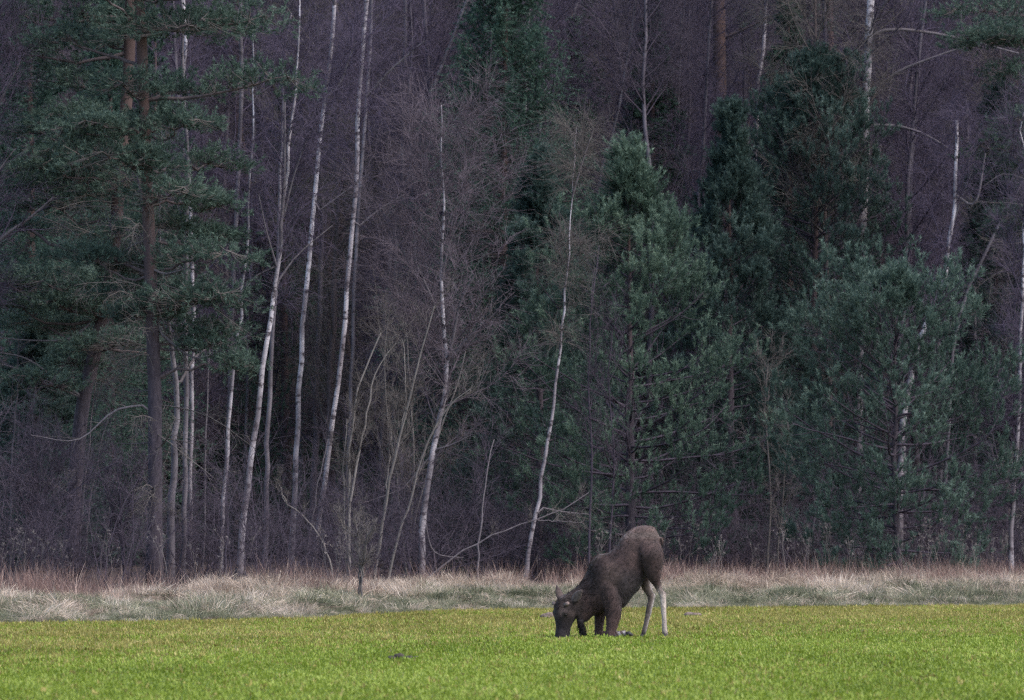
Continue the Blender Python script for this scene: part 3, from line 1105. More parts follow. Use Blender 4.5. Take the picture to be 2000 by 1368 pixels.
young_pine('young_pine', 'broad bushy young pine just behind and above the moose, its right flank dense', 1232, 171, 318, BUSHY, 1, 212, group='young pines at the edge of the wood')
young_pine('young_pine', 'rounded blue green young pine in front at right, the lowest of the pines', 1755, 168.5, 590, ROUND, 2, 195, bare_below=0.03, up=0.9, dens=1.5, mat=M_PINE_PALE, group='young pines at the edge of the wood')
young_pine('young_pine', 'tall wide dark pine rising behind the rounded pine at right', 1592, 184.5, 130, TALL, 3, 160, dens=1.25, mat=M_PINE_DIM, group='young pines at the edge of the wood')
yp_slender = young_pine('young_pine', 'slender pine with a pointed top between the two broadest pines', 1428, 181, 232, BUSHY, 4, 125, mat=M_PINE_DIM, group='young pines at the edge of the wood')
yp_narrow = young_pine('young_pine', 'narrow pine beside the thin leaning birch, left of the moose', 1050, 178, 330, BUSHY, 5, 125, mat=M_PINE_DIM, group='young pines at the edge of the wood')
SPG = 'spruces among the trees at the edge of the wood'
spruce('spruce_tree', 'broad dark green spruce reaching the top of the frame near the middle', 985, 183, -190, 255, 6, group=SPG, dens=1.7, prof=[(0, 0.9), (0.2, 1.0), (0.45, 0.85), (0.65, 0.62), (0.85, 0.32), (1, 0.03)])


def again(src, src_h, src_r, label, px, D, top_py, spread_px, rz):
    """Another tree grown like src, at its own place and size."""
    t = at(px, top_py, D)
    g = float(height(t[0], D))
    k = spread_px / FPX * D / src_r
    o = dup(src, (t[0], D, g), rz, (k, k, (t[2] - g) / src_h), label)
    return o


def size_of(px, D, top_py, spread_px):
    t = at(px, top_py, D)
    return t[2] - float(height(t[0], D)), spread_px / FPX * D


again(yp_slender, *size_of(1428, 181, 215, 125), 'low dark young pine under the old pines at far left', 70, 162, 640, 120, 0.5)
again(yp_narrow, *size_of(1050, 178, 330, 125), 'half hidden pine at the right edge behind the bare birch', 1945, 188, 215, 105, -0.4)
sp = spruce('spruce_tree', 'dark spruce with its top just behind the tallest right hand pine', 1540, 190, -60, 150, 7, group=SPG)
q = size_of(1540, 190, -60, 150)
again(sp, *q, 'dim brownish spruce standing back between the narrow pine and the slender pine', 1275, 193, -20, 160, 0.4)
again(sp, *q, 'dark spruce filling the gap behind the leaning reddish pine at far left', 60, 172, -120, 190, 0.9)
again(sp, *q, 'dark spruce behind the thick trunk of the old pine', 215, 176, -60, 150, -0.5)
again(sp, *q, 'dark spruce at the upper right corner behind the bare birches', 1985, 199, -150, 170, 1.5)
again(sp, *q, 'dim spruce in the gap above the narrow pine, right of the broad dark spruce', 1120, 199, 20, 130, -0.9)

old_pine('old_pine', 'old pine with the thick straight dark trunk, left of the grey birch',
         [(302, 1085), (303, 900), (302, 760), (297, 620), (292, 480), (286, 330), (281, 200), (276, 60)], 152, 0.165, 0.10,
         [(330, 40, 130, 28, -0.5), (455, 30, 90, 26, 0.3), (500, 150, 95, 24, -0.4), (330, 225, 70, 18, 0.4), (240, 300, 110, 28, -0.8), (335, 368, 75, 24, -0.9),
          (410, 395, 60, 14, 0.3), (400, 492, 85, 22, -0.6), (395, 572, 110, 28, -0.9), (300, 600, 60, 18, 0.2), (250, 160, 60, 22, -0.6), (180, 250, 90, 20, -0.4), (420, 640, 60, 14, 0.4)],
         [([(302, 790), (230, 800), (150, 860), (60, 850)], 0.03, 0.008), ([(300, 640), (390, 700), (440, 680), (485, 655)], 0.035, 0.01), ([(288, 520), (320, 535), (370, 525), (440, 560)], 0.03, 0.01)], 11, region=(170, -40, 480, 720), n_region=17)
old_pine('old_pine', 'old pine with a leaning reddish trunk under layered boughs at far left',
         [(140, 1080), (150, 900), (165, 770), (195, 650), (218, 520), (228, 420), (238, 300), (250, 160), (255, 20)], 158, 0.17, 0.12,
         [(110, 25, 150, 34, -0.5), (40, 90, 90, 26, -0.2), (200, 60, 90, 28, 0.4), (120, 150, 80, 22, 0.4), (150, 290, 80, 22, -0.4), (240, 345, 70, 24, -0.7), (130, 550, 95, 30, -0.9), (60, 540, 60, 22, 0.2),
          (180, 590, 70, 22, -0.4), (60, 250, 60, 16, 0.5), (30, 590, 60, 22, 0.2), (150, 700, 50, 16, 0.4)],
         [([(205, 600), (140, 660), (60, 665), (-40, 655)], 0.035, 0.012), ([(185, 790), (120, 750), (50, 700), (-40, 685)], 0.04, 0.012), ([(190, 790), (120, 760), (60, 730), (-40, 700)], 0.03, 0.01),
          ([(222, 490), (170, 470), (120, 440), (70, 420)], 0.025, 0.008)], 12, region=(-60, -30, 250, 740), n_region=20)
old_pine('old_pine', 'old pine at the right edge whose boughs hang into the upper right corner', [(2075, 1080), (2070, 700), (2062, 400), (2055, 200), (2050, 0)], 180, 0.17, 0.11,
         [(1955, 60, 85, 26, -0.6), (1990, 140, 60, 20, 0.4), (1960, 285, 80, 24, -0.5), (1930, 10, 80, 22, 0.3), (2000, 330, 60, 20, 0.4), (2010, 230, 60, 18, -0.3), (1985, 420, 60, 18, 0.3)],
         [([(2062, 400), (2000, 350), (1960, 340), (1920, 365)], 0.03, 0.008)], 17, extra=6)


# ------------------------------------------------------------------ birches and other leafless trees
def birch(label, pts, D, w0px, w1px, limbs=(), mat=None, crown=None, seed=1, name='birch_tree', group='birches along the edge of the wood', **kw):
    ppm = FPX / D
    lim = []
    for lp, a, b in limbs:
        lim.append((px_path(lp, D, random.uniform(-0.5, 0.5)), a / ppm / 2, b / ppm / 2))
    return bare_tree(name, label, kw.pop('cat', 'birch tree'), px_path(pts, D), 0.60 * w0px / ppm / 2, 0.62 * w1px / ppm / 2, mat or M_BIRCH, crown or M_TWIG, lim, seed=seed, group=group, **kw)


birch('white birch, thicker of the two leaning birches at left, forking near mid height',
      [(467, 1085), (478, 1000), (490, 890), (508, 750), (522, 660), (540, 545), (549, 450), (558, 350), (565, 270), (574, 190)], 158, 24, 9,
      [([(545, 470), (553, 400), (556, 300), (556, 200)], 9, 4), ([(550, 440), (575, 340), (600, 270)], 6, 2), ([(535, 560), (580, 500), (650, 440)], 5, 2), ([(540, 520), (520, 450), (505, 380)], 5, 2)],
      seed=101, z_top=14, dens=1.3, t0=0.45, reach=1.3)
birch('slim white birch just left of the thicker leaning birch',
      [(431, 1085), (440, 960), (447, 820), (457, 700), (470, 600), (481, 500), (486, 400), (493, 270)], 159, 15, 6,
      [([(475, 570), (500, 540), (540, 520)], 5, 2)], seed=102, z_top=13, dens=0.6, t0=0.45, reach=1.1)
birch('tall birch with a bright white upper stem bending near the top, left of centre',
      [(571, 1085), (577, 930), (583, 790), (590, 680), (597, 580), (608, 470), (617, 390), (622, 300), (630, 215), (641, 145), (650, 75), (655, -10)], 166, 19, 12,
      [([(636, 190), (662, 165), (680, 120), (695, 80)], 7, 3), ([(640, 150), (620, 130), (585, 70)], 6, 3), ([(612, 420), (660, 385), (720, 340)], 4, 2)],
      seed=103, z_top=19, dens=1.3, t0=0.5, reach=1.7)
birch('tall straight white birch right of the bending one, reaching the top of the frame',
      [(615, 1085), (632, 940), (652, 820), (667, 690), (676, 590), (684, 490), (693, 390), (697, 300), (700, 220), (708, 120), (717, -10)], 170, 17, 13,
      [([(703, 205), (760, 140), (830, 80)], 6, 3), ([(693, 450), (740, 410), (790, 380)], 5, 2)],
      seed=104, z_top=20, dens=1.3, t0=0.5, reach=1.7)
birch('white birch in the middle with a crooked forked stem and a broad purple crown',
      [(824, 1095), (829, 990), (841, 900), (856, 830), (869, 755), (873, 700), (868, 640), (864, 560), (864, 480), (866, 400), (864, 300), (862, 205)], 164, 25, 7,
      [([(872, 720), (885, 660), (900, 590), (928, 535)], 9, 4), ([(878, 705), (915, 660), (955, 625)], 9, 4), ([(868, 640), (840, 575), (815, 520)], 7, 3), ([(868, 720), (840, 660), (800, 600), (775, 630)], 6, 2),
       ([(862, 560), (880, 470), (905, 420)], 6, 2), ([(845, 880), (880, 870), (920, 850)], 5, 2), ([(832, 900), (790, 950), (720, 980)], 5, 2), ([(828, 1010), (850, 1080), (905, 1090)], 5, 2)],
      seed=105, ext=False, dens=2.1, t0=0.30, reach=2.4, up=(30, 65), twig_len=0.75, droop=-0.15, crown=M_TWIG_PALE)
birch('thin birch leaning right, behind the head of the moose',
      [(1030, 1085), (1056, 955), (1071, 860), (1085, 755), (1093, 685), (1101, 600), (1108, 540), (1113, 450), (1118, 370), (1128, 240)], 165, 16, 3,
      [([(1050, 990), (1100, 1000), (1150, 1005)], 4, 2), ([(1116, 390), (1140, 310), (1160, 250)], 4, 2)], seed=106, ext=False, dens=1.0, t0=0.5, reach=1.0, crown=M_TWIG_BROWN)
birch('grey birch beside the thick trunk of the old pine',
      [(333, 1095), (338, 960), (343, 860), (345, 790), (337, 700), (326, 620), (316, 500), (312, 430), (314, 330), (318, 230)], 154, 30, 4,
      [([(345, 760), (390, 690), (450, 665)], 7, 3)], mat=M_BIRCH_GREY, seed=107, ext=False, dens=0.6, t0=0.5, reach=1.3)
birch('darker grey stem directly right of the grey birch at left',
      [(358, 1090), (361, 960), (362, 850), (361, 720), (362, 600), (364, 480), (366, 380), (360, 200), (358, 60)], 155, 18, 11, (), mat=M_BIRCH_GREY, seed=108, z_top=15, dens=0.6, t0=0.5, reach=1.3)
birch('dim birch standing right behind the thicker leaning birch',
      [(518, 1085), (521, 960), (524, 820), (530, 690), (541, 540), (547, 400), (552, 200), (556, 100)], 170, 19, 9, (), mat=M_BIRCH_GREY, seed=109, z_top=14, dens=0.7, t0=0.45, reach=1.4)
birch('birch with dark banded bark at upper right, passing behind the tall dark pine',
      [(1672, 1080), (1678, 800), (1683, 500), (1690, 330), (1690, 230), (1694, 120), (1700, 20), (1704, -40)], 185.4, 30, 25,
      [([(1695, 60), (1720, 20), (1740, -10)], 8, 4), ([(1694, 62), (1760, 58), (1850, 70), (1990, 105)], 8, 4), ([(1690, 245), (1760, 248), (1810, 265), (1860, 295)], 8, 4), ([(1690, 205), (1740, 150), (1830, 110), (1905, 85)], 8, 3)],
      seed=110, z_top=20, dens=0.9, t0=0.55, reach=2.0)
birch('short bright white birch stem above the rounded pine at right',
      [(1757, 1060), (1759, 930), (1766, 800), (1795, 670), (1838, 560), (1855, 470), (1865, 390), (1867, 300), (1869, 235)], 179, 28, 32,
      [([(1866, 380), (1895, 400), (1925, 300)], 7, 3), ([(1860, 440), (1885, 370), (1900, 330)], 5, 2)], mat=M_BIRCH_OLD, seed=111, ext=False, dens=0.9, t0=0.55, reach=1.6)
birch('bare birch at the right edge with fans of fine twigs low on its stem',
      [(1974, 1070), (1979, 960), (1985, 880), (1990, 760), (1996, 610), (2000, 470), (2004, 300)], 170, 18, 8,
      [([(1984, 880), (1960, 850), (1945, 800)], 4, 2), ([(1980, 960), (1950, 920), (1935, 870)], 4, 2), ([(1988, 800), (1960, 770), (1940, 700)], 4, 2), ([(1990, 720), (2015, 680), (2030, 620)], 4, 2)],
      seed=112, z_top=12, dens=1.8, t0=0.15, reach=1.1, droop=0.2)
birch('leafless birch whose pale branches enter at the left edge',
      [(-70, 1090), (-66, 900), (-60, 700), (-50, 500), (-40, 300), (-30, 100)], 156, 20, 12,
      [([(-55, 560), (0, 468), (60, 425), (105, 385)], 10, 4), ([(-50, 420), (0, 330), (30, 290)], 6, 2), ([(-48, 350), (0, 200), (40, 120)], 7, 3)], seed=113, z_top=15, dens=2.2, t0=0.4, reach=2.2, droop=0.0)

# trunks that show in the gaps further back
BACK = [
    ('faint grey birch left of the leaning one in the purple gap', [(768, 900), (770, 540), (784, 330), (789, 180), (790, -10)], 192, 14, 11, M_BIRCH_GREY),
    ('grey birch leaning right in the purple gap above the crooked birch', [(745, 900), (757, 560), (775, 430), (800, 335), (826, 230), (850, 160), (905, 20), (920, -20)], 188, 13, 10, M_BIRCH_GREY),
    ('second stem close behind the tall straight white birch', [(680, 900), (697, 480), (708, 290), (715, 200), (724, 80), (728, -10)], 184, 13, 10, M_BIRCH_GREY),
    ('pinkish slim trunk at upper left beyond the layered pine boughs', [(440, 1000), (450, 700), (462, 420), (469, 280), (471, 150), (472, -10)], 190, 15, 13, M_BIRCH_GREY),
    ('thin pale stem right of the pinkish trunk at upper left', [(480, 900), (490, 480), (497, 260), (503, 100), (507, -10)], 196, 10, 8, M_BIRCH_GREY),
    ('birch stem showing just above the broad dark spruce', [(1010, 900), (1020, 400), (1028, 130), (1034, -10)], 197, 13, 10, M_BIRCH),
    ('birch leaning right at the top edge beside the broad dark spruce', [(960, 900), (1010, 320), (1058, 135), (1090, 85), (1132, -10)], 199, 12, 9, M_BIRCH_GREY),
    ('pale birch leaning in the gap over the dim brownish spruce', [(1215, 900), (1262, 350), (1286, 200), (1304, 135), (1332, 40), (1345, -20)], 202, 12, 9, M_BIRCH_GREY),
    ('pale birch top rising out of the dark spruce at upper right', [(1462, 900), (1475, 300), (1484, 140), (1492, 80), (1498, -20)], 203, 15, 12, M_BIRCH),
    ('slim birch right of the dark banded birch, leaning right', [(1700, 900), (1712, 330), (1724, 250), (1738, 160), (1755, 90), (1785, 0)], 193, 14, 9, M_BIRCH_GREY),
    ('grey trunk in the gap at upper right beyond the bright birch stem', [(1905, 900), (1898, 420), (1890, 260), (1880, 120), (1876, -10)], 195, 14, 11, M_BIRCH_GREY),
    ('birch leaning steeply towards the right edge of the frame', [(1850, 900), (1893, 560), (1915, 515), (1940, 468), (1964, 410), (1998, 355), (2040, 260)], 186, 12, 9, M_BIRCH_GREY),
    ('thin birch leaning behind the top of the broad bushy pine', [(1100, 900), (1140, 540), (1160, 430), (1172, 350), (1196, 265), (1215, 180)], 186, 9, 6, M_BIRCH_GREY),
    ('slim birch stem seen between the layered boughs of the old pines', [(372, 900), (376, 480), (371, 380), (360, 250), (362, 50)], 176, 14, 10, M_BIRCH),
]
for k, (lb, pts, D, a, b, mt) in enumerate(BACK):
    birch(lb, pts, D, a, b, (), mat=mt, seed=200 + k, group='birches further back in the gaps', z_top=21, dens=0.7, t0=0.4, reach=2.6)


def plain_pine(label, pts, D, w0px, w1px, seed):
    """Tall pine of which only the bare red trunk shows; its crown is above the frame."""
    ppm = FPX / D
    r = np.random.RandomState(seed)
    path = extend(grounded(px_path(pts, D)), 21, 0.2)
    Pw = resample(path, 22)
    base = Pw[0] + np.array([0, 0, 0.12])
    P = Pw - base
    R = np.interp(P[:, 2] / P[-1, 2], [0, 0.8, 1], [w0px / ppm / 2, w1px / ppm / 2, 0.03])
    root = thing('old_pine', label, 'pine tree', base, 'old pines')
    trunk_mesh(P, R, 12).build('trunk', M_PINE_BARK, root)
    L, Rl = spawn(P[None], R[None], 26, 0.72, 1.0, (60, 85), lambda t, m: 1.8 * (0.5 + 0.6 * r.rand(*t.shape)), 6, bend=(0, 0, 0.3), wob=0.1, rfrac=0.3, rmin=0.012, r=r)
    mbw = MB()
    mbw.tubes(L, Rl, 4)
    mbw.build('branches', M_PINE_LIMB, root, kind='stuff')
    S, _ = spawn(L, Rl, 14, 0.4, 1.0, (25, 60), lambda t, m: 0.5 * (0.5 + 0.6 * r.rand(*t.shape)), 3, bend=(0, 0, 0.5), r=r)
    mb = MB()
    shoots(mb, S[:, 1], S[:, 2] - S[:, 1], 0.25, 30, 0.09, 0.012, (25, 65), r.rand(len(S)), r=r)
    mb.build('crown', M_PINE_OLD, root, smooth=False, kind='stuff')


plain_pine('tall pine with a bare reddish trunk above the slender pine', [(1418, 900), (1412, 400), (1407, 200), (1405, 80), (1405, -10)], 198, 28, 24, 301)
plain_pine('tall pine trunk far back at upper left between the boughs', [(520, 900), (515, 500), (465, 250), (462, 30), (462, -10)], 205, 20, 18, 302)
plain_pine('dim pine trunk in the gap left of the dark banded birch', [(1625, 900), (1622, 300), (1620, 120), (1619, -10)], 205, 18, 16, 303)


# multi-stemmed grey shrub and saplings in front of the crooked birch
def multi_stem(name, label, cat, stems, D, mat, crown, seed, dens=8, tl=0.8, group=None, sub=True):
    r = np.random.RandomState(seed)
    ppm = FPX / D
    first = None
    root = None
    mb = MB()
    for k, (pts, a, b) in enumerate(stems):
        p = px_path(pts, D, r.uniform(-0.8, 0.8))
        if k == 0:
            p = grounded(p)
            base = p[0] + np.array([0, 0, 0.12])
            root = thing(name, label, cat, base, group)
        elif pts[0][1] > 1060:
            p = grounded(p)
        P = resample(p, 14) - base
        P[1:] += 0.015 * r.normal(size=(13, 3))
        R = np.linspace(0.72 * a / ppm / 2, 0.72 * b / ppm / 2, 14)
        t = MB()
        t.tubes(P, R, 6)
        t.build('stem', mat, root)
        A, Ra = spawn(P[None], R[None], dens, 0.3, 1.0, (20, 50), lambda t_, m: tl * (0.4 + 0.8 * r.rand(*t_.shape)), 5, bend=(0, 0, 0.5), wob=0.12, rfrac=0.5, rmin=0.006, r=r)
        B, Rb = spawn(A, Ra, 7, 0.1, 1.0, (20, 55), lambda t_, m: 0.55 * tl * (0.4 + 0.8 * r.rand(*t_.shape)), 4, bend=(0, 0, 0.3), wob=0.15, rfrac=0.6, rmin=0.0045, r=r)
        C, Rc = spawn(B, Rb, 5, 0.1, 1.0, (20, 60), lambda t_, m: 0.3 * tl * (0.4 + 0.8 * r.rand(*t_.shape)), 3, bend=(0, 0, 0.1), wob=0.15, rfrac=0.7, rmin=0.0035, r=r)
        mb.tubes(A, Ra, 3)
        mb.tubes(B, Rb, 3)
        mb.tubes(C, Rc, 3)
    mb.build('crown', crown, root, kind='stuff')
    return root


multi_stem('bare_shrub', 'pale grey many stemmed shrub left of the crooked white birch', 'shrub',
           [([(682, 1090), (682, 960), (686, 850), (700, 760), (722, 700), (742, 650)], 11, 4),
            ([(684, 980), (703, 880), (720, 790), (738, 720), (772, 670)], 8, 3),
            ([(678, 1090), (672, 960), (674, 860), (680, 820)], 6, 3)], 161, M_SHRUB, M_TWIG_BROWN, 401, 8, 0.9)
multi_stem('bare_shrub', 'grey sapling with several leaning stems at the foot of the crooked birch', 'shrub',
           [([(737, 1095), (750, 1000), (765, 920), (785, 830), (803, 770), (822, 690), (850, 600)], 12, 4),
            ([(766, 1095), (790, 1010), (815, 930), (830, 880), (870, 800), (920, 760)], 10, 3),
            ([(770, 900), (790, 800), (790, 700), (785, 660)], 6, 2),
            ([(750, 1000), (760, 900), (765, 830)], 5, 2)], 162, M_SHRUB, M_TWIG_BROWN, 402, 8, 1.0)
multi_stem('bare_shrub', 'olive twigged bushy sapling behind the grey stems left of the crooked birch', 'shrub',
           [([(800, 1080), (810, 900), (800, 750), (790, 600), (800, 520)], 8, 3), ([(800, 1080), (840, 900), (890, 760), (910, 680)], 7, 3), ([(790, 1080), (770, 900), (750, 700), (760, 600)], 7, 3)],
           168, M_SHRUB, M_TWIG_BROWN, 403, 15, 1.3)
multi_stem('bare_shrub', 'brown twigged sapling in front of the left flank of the broad bushy pine', 'shrub',
           [([(1150, 1080), (1155, 900), (1150, 700), (1160, 560), (1170, 480)], 8, 3), ([(1190, 1080), (1200, 900), (1190, 750), (1195, 640)], 7, 3)],
           168.2, M_TWIG_DARK, M_TWIG_DARK, 404, 16, 1.2)
multi_stem('bare_shrub', 'brown twiggy bush in the gap between the broad pine and the rounded pine', 'shrub',
           [([(1500, 1080), (1505, 950), (1495, 820), (1500, 700)], 8, 3), ([(1520, 1080), (1530, 950), (1540, 830)], 7, 3)], 176, M_TWIG_BROWN, M_TWIG_BROWN, 405, 16, 0.9)
multi_stem('bent_sapling', 'bent pale sapling arching left beneath the tall bending birch', 'sapling',
           [([(640, 1090), (618, 1040), (590, 1005), (560, 985), (548, 955)], 7, 3), ([(560, 985), (550, 960), (540, 935)], 4, 2)], 160, M_SHRUB, M_TWIG_BROWN, 406, 3, 0.4)
multi_stem('leaning_branch', 'long pale dead branch slanting up behind the moose from the bank', 'branch',
           [([(862, 1106), (930, 1062), (1000, 1030), (1060, 1012), (1110, 990), (1150, 962)], 6, 2.5), ([(1050, 1016), (1100, 1018), (1140, 1022)], 3, 1.5)], 162.5, M_LIMB, M_TWIG_BROWN, 407, 4, 0.5)
multi_stem('bare_shrub', 'small dark twiggy bush on the bank, clear of the trees', 'shrub',
           [([(706, 1160), (708, 1120), (712, 1085), (718, 1040)], 7, 4), ([(702, 1130), (702, 1095), (690, 1050), (672, 1030)], 6, 3), ([(706, 1110), (712, 1070), (730, 1030)], 5, 3),
            ([(704, 1110), (700, 1060), (700, 1015)], 5, 3)], 141, M_TWIG_BROWN, M_TWIG_BROWN, 408, 8, 0.42)
multi_stem('bare_shrub', 'low spreading purple grey bush at the far left edge of the wood', 'shrub',
           [([(60, 1085), (50, 1000), (30, 930), (-10, 880)], 8, 3), ([(60, 1085), (75, 990), (110, 910), (150, 860)], 8, 3), ([(60, 1085), (62, 990), (70, 900), (65, 840)], 7, 3), ([(60, 1085), (100, 1000), (170, 940), (230, 900)], 7, 3)],
           152, M_TWIG_DARK, M_TWIG_DARK, 409, 18, 1.0)
multi_stem('bare_shrub', 'spreading dark grey bush left of the thick old pine trunk', 'shrub',
           [([(240, 1085), (220, 1000), (190, 930), (150, 900)], 7, 3), ([(240, 1085), (250, 990), (280, 920)], 7, 3), ([(240, 1085), (236, 980), (225, 890)], 7, 3)],
           155, M_TWIG_DARK, M_TWIG_DARK, 410, 16, 0.9)
# thin grey stems at left
for k, (lb, pts) in enumerate((
        ('thin pale stem leaning right in front of the thick dark pine trunk', [(197, 1090), (208, 1020), (222, 960), (236, 915)]),
        ('thin grey stem under the leaning reddish pine', [(152, 1080), (165, 960), (173, 880), (181, 790), (195, 690)]),
        ('second thin grey stem a step right of the one under the reddish pine', [(166, 1080), (180, 950), (200, 860), (215, 800)]),
        ('thin grey stem at the far left edge of the wood', [(20, 1080), (22, 950), (30, 800), (36, 660)]),
        ('thin dim stem right of the darker grey stem', [(398, 1085), (402, 900), (405, 760), (412, 640)]),
        ('slim grey stem between the two tall white birches', [(600, 1085), (612, 1000), (625, 920), (640, 860)]),
        ('slim leaning stem right of the crooked white birch', [(935, 1085), (945, 980), (955, 900), (965, 860)]))):
    multi_stem('sapling', lb, 'sapling', [(pts, 7, 3)], 157 + k, M_LIMB, M_TWIG_DARK, 420 + k, 6, 0.7)


# ------------------------------------------------------------------ undergrowth and the wood behind
def shrub_proto(seed, h, label, group, mat):
    r = np.random.RandomState(seed)
    root = thing('undergrowth_bush', label, 'bush', (0, 0, 0), group)
    n = 9
    B = np.concatenate([0.3 * r.normal(size=(n, 2)), np.full((n, 1), -0.05)], 1)
    d = unit(np.stack([0.45 * r.normal(size=n), 0.45 * r.normal(size=n), np.ones(n)], 1))
    P = np.zeros((n, 7, 3))
    P[:, 0] = B
    L = h * (0.6 + 0.5 * r.rand(n))
    for k in range(1, 7):
        d = unit(d + 0.1 * r.normal(size=(n, 3)))
        P[:, k] = P[:, k - 1] + d * (L / 6)[:, None]
    R = np.linspace(0.016, 0.005, 7)[None] * np.ones((n, 1))
    mb = MB()
    mb.tubes(P, R, 5)
    mb.build('stems', mat, root)
    A, Ra = spawn(P, R, 14, 0.1, 1.0, (25, 65), lambda t, m: 0.42 * h * (0.4 + 0.7 * r.rand(*t.shape)), 5, bend=(0, 0, 0.1), wob=0.15, rfrac=0.5, rmin=0.005, r=r)
    C, Rc = spawn(A, Ra, 9, 0.1, 1.0, (20, 70), lambda t, m: 0.17 * h * (0.4 + 0.8 * r.rand(*t.shape)), 3, bend=(0, 0, -0.1), wob=0.2, rfrac=0.6, rmin=0.0038, r=r)
    mb = MB()
    mb.tubes(A, Ra, 3)
    mb.tubes(C, Rc, 3)
    mb.build('crown', mat, root, kind='stuff')
    return root


UG = 'bare bushes under the edge of the wood'
ug_label = 'leafless dark twiggy bush in the undergrowth beneath the trees'
protos = [shrub_proto(500 + k, 2.2 + 0.5 * k, ug_label, UG, M_TWIG_DARK) for k in range(4)]
r_ = np.random.RandomState(77)
for k in range(52):
    x = -14 + 28 * (k + r_.rand()) / 52
    y = edge(x) + 25 + 12 * r_.rand()
    pr = protos[k % 4]
    loc = (x, y, float(height(x, y)))
    if k < 4:
        pr.location = loc
        pr.rotation_euler.z = r_.rand() * 6.28
    else:
        dup(pr, loc, r_.rand() * 6.28, 0.6 + 0.6 * r_.rand())


def back_proto(seed, H, label, group, mat, reach=2.6, crown=None):
    r = np.random.RandomState(seed)
    root = thing('birch_tree', label, 'birch tree', (0, 0, 0), group)
    zs = np.linspace(0, 1, 18)
    P = np.stack([0.6 * np.sin(zs * 2 + seed) * zs + 0.05 * r.normal(size=18), 0.6 * np.cos(zs * 3 + seed) * zs, zs * H - 0.1 * (zs == 0)], 1)
    P[:, :2] -= P[0, :2]
    R = np.interp(zs, [0, 0.8, 1], [0.085 + 0.03 * r.rand(), 0.035, 0.01])
    trunk_mesh(P, R, 8).build('trunk', mat, root)
    (L1, R1), (L2, R2), (L3, R3) = twig_crown(P[None], R[None], H, 1.9, 0.16, reach, (25, 65), r, 0.75, -0.3, limb_n=52)
    R1, R2 = np.maximum(R1 * 1.5, 0.012), R2 * 1.25
    mb = MB()
    mb.tubes(L1, R1, 3)
    mb.tubes(L2, R2, 3)
    mb.tubes(L3, R3, 3)
    mb.build('crown', crown, root, kind='stuff')
    return root


BG = 'bare birches deep in the wood'
bg_label = 'leafless purple twigged birch deep in the wood behind the front trees'
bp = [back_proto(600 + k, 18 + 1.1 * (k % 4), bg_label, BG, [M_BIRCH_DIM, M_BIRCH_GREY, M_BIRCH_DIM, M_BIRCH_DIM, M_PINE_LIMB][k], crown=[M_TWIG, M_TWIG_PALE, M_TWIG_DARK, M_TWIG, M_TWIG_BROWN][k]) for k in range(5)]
k = 0
for row, D in enumerate(np.linspace(187, 239, 10)):
    half = 0.0722 * D + 4
    n = int(2 * half / 2.6)
    for j in range(n):
        x = -half + 2 * half * (j + 0.5 + 0.7 * (r_.rand() - 0.5)) / n
        y = D + 4 * (r_.rand() - 0.5)
        loc = (x, y, float(height(x, y)))
        if k < 5:
            bp[k].location = loc
            bp[k].rotation_euler.z = r_.rand() * 6.28
        else:
            dup(bp[k % 5], loc, r_.rand() * 6.28, 0.8 + 0.35 * r_.rand())
        k += 1

# spruces further back, one prototype copied
SG = 'dark spruces deep in the wood'
sp_label = 'dark spruce standing deep in the wood among bare birches'
sps = [spruce_at('spruce_tree', sp_label, (0, 0, 0), 15 + 2 * k, 1.9, np.random.RandomState(700 + k), SG, 0.55) for k in range(2)]
spots = [(-13, 200), (-10.5, 182), (-7.5, 205), (-5.5, 214), (-3.0, 222), (1.0, 216), (4, 210), (6.5, 216), (9.8, 205), (13.5, 200), (14.5, 190), (-14.8, 190), (-12.3, 180), (-9.2, 182), (11.2, 216), (2.2, 203), (-1.2, 206), (7.8, 202), (13.0, 222), (-6.3, 196), (10.3, 231), (15.6, 214)]
for k, (x, y) in enumerate(spots):
    loc = (x, y, float(height(x, y)))
    if k < 2:
        sps[k].location = loc
    else:
        dup(sps[k % 2], loc, r_.rand() * 6.28, 0.7 + 0.3 * r_.rand())


# the far side of the wood, one mass nobody could count
def far_wood():
    r = np.random.RandomState(801)
    n = 260
    x = (r.rand(n) * 2 - 1) * 32
    y = 243 + 22 * r.rand(n)
    P = np.stack([x, y, height(x, y)], 1)
    s = 0.9 + 0.5 * r.rand(n)
    mbs = []
    for k in range(3):
        mb = MB()
        rr = np.random.RandomState(810 + k)
        H = 20
        z = np.sort(rr.rand(500)) * H
        f = z / H
        az = rr.rand(500) * 6.28
        L = 2.6 * np.interp(f, [0, 0.1, 0.6, 1], [0.7, 1, 0.8, 0.1])
        B = np.stack([0 * z, 0 * z, z], 1)
        D = np.stack([np.cos(az), np.sin(az), -0.15 + 0 * az], 1)
        st = (B[:, None] + D[:, None] * (L[:, None] * np.linspace(0.2, 0.95, 5))[..., None]).reshape(-1, 3)
        shoots(mb, st, np.repeat(D, 5, 0) + 0.5 * rr.normal(size=(2500, 3)), 0.5, 14, 0.28, 0.06, (25, 70), rr.rand(2500), r=rr)
        mb.tubes(np.array([[0, 0, -0.1], [0, 0, H * 0.5], [0, 0, H]]), np.array([0.2, 0.12, 0.02]), 6)
        mbs.append(mb)
    scatter('far_wood', 'dark mass of conifers closing the back of the wood', P, rnd_rot(n, r, 0.02), np.stack([s, s, s], 1), mbs, M_SPRUCE)


far_wood()


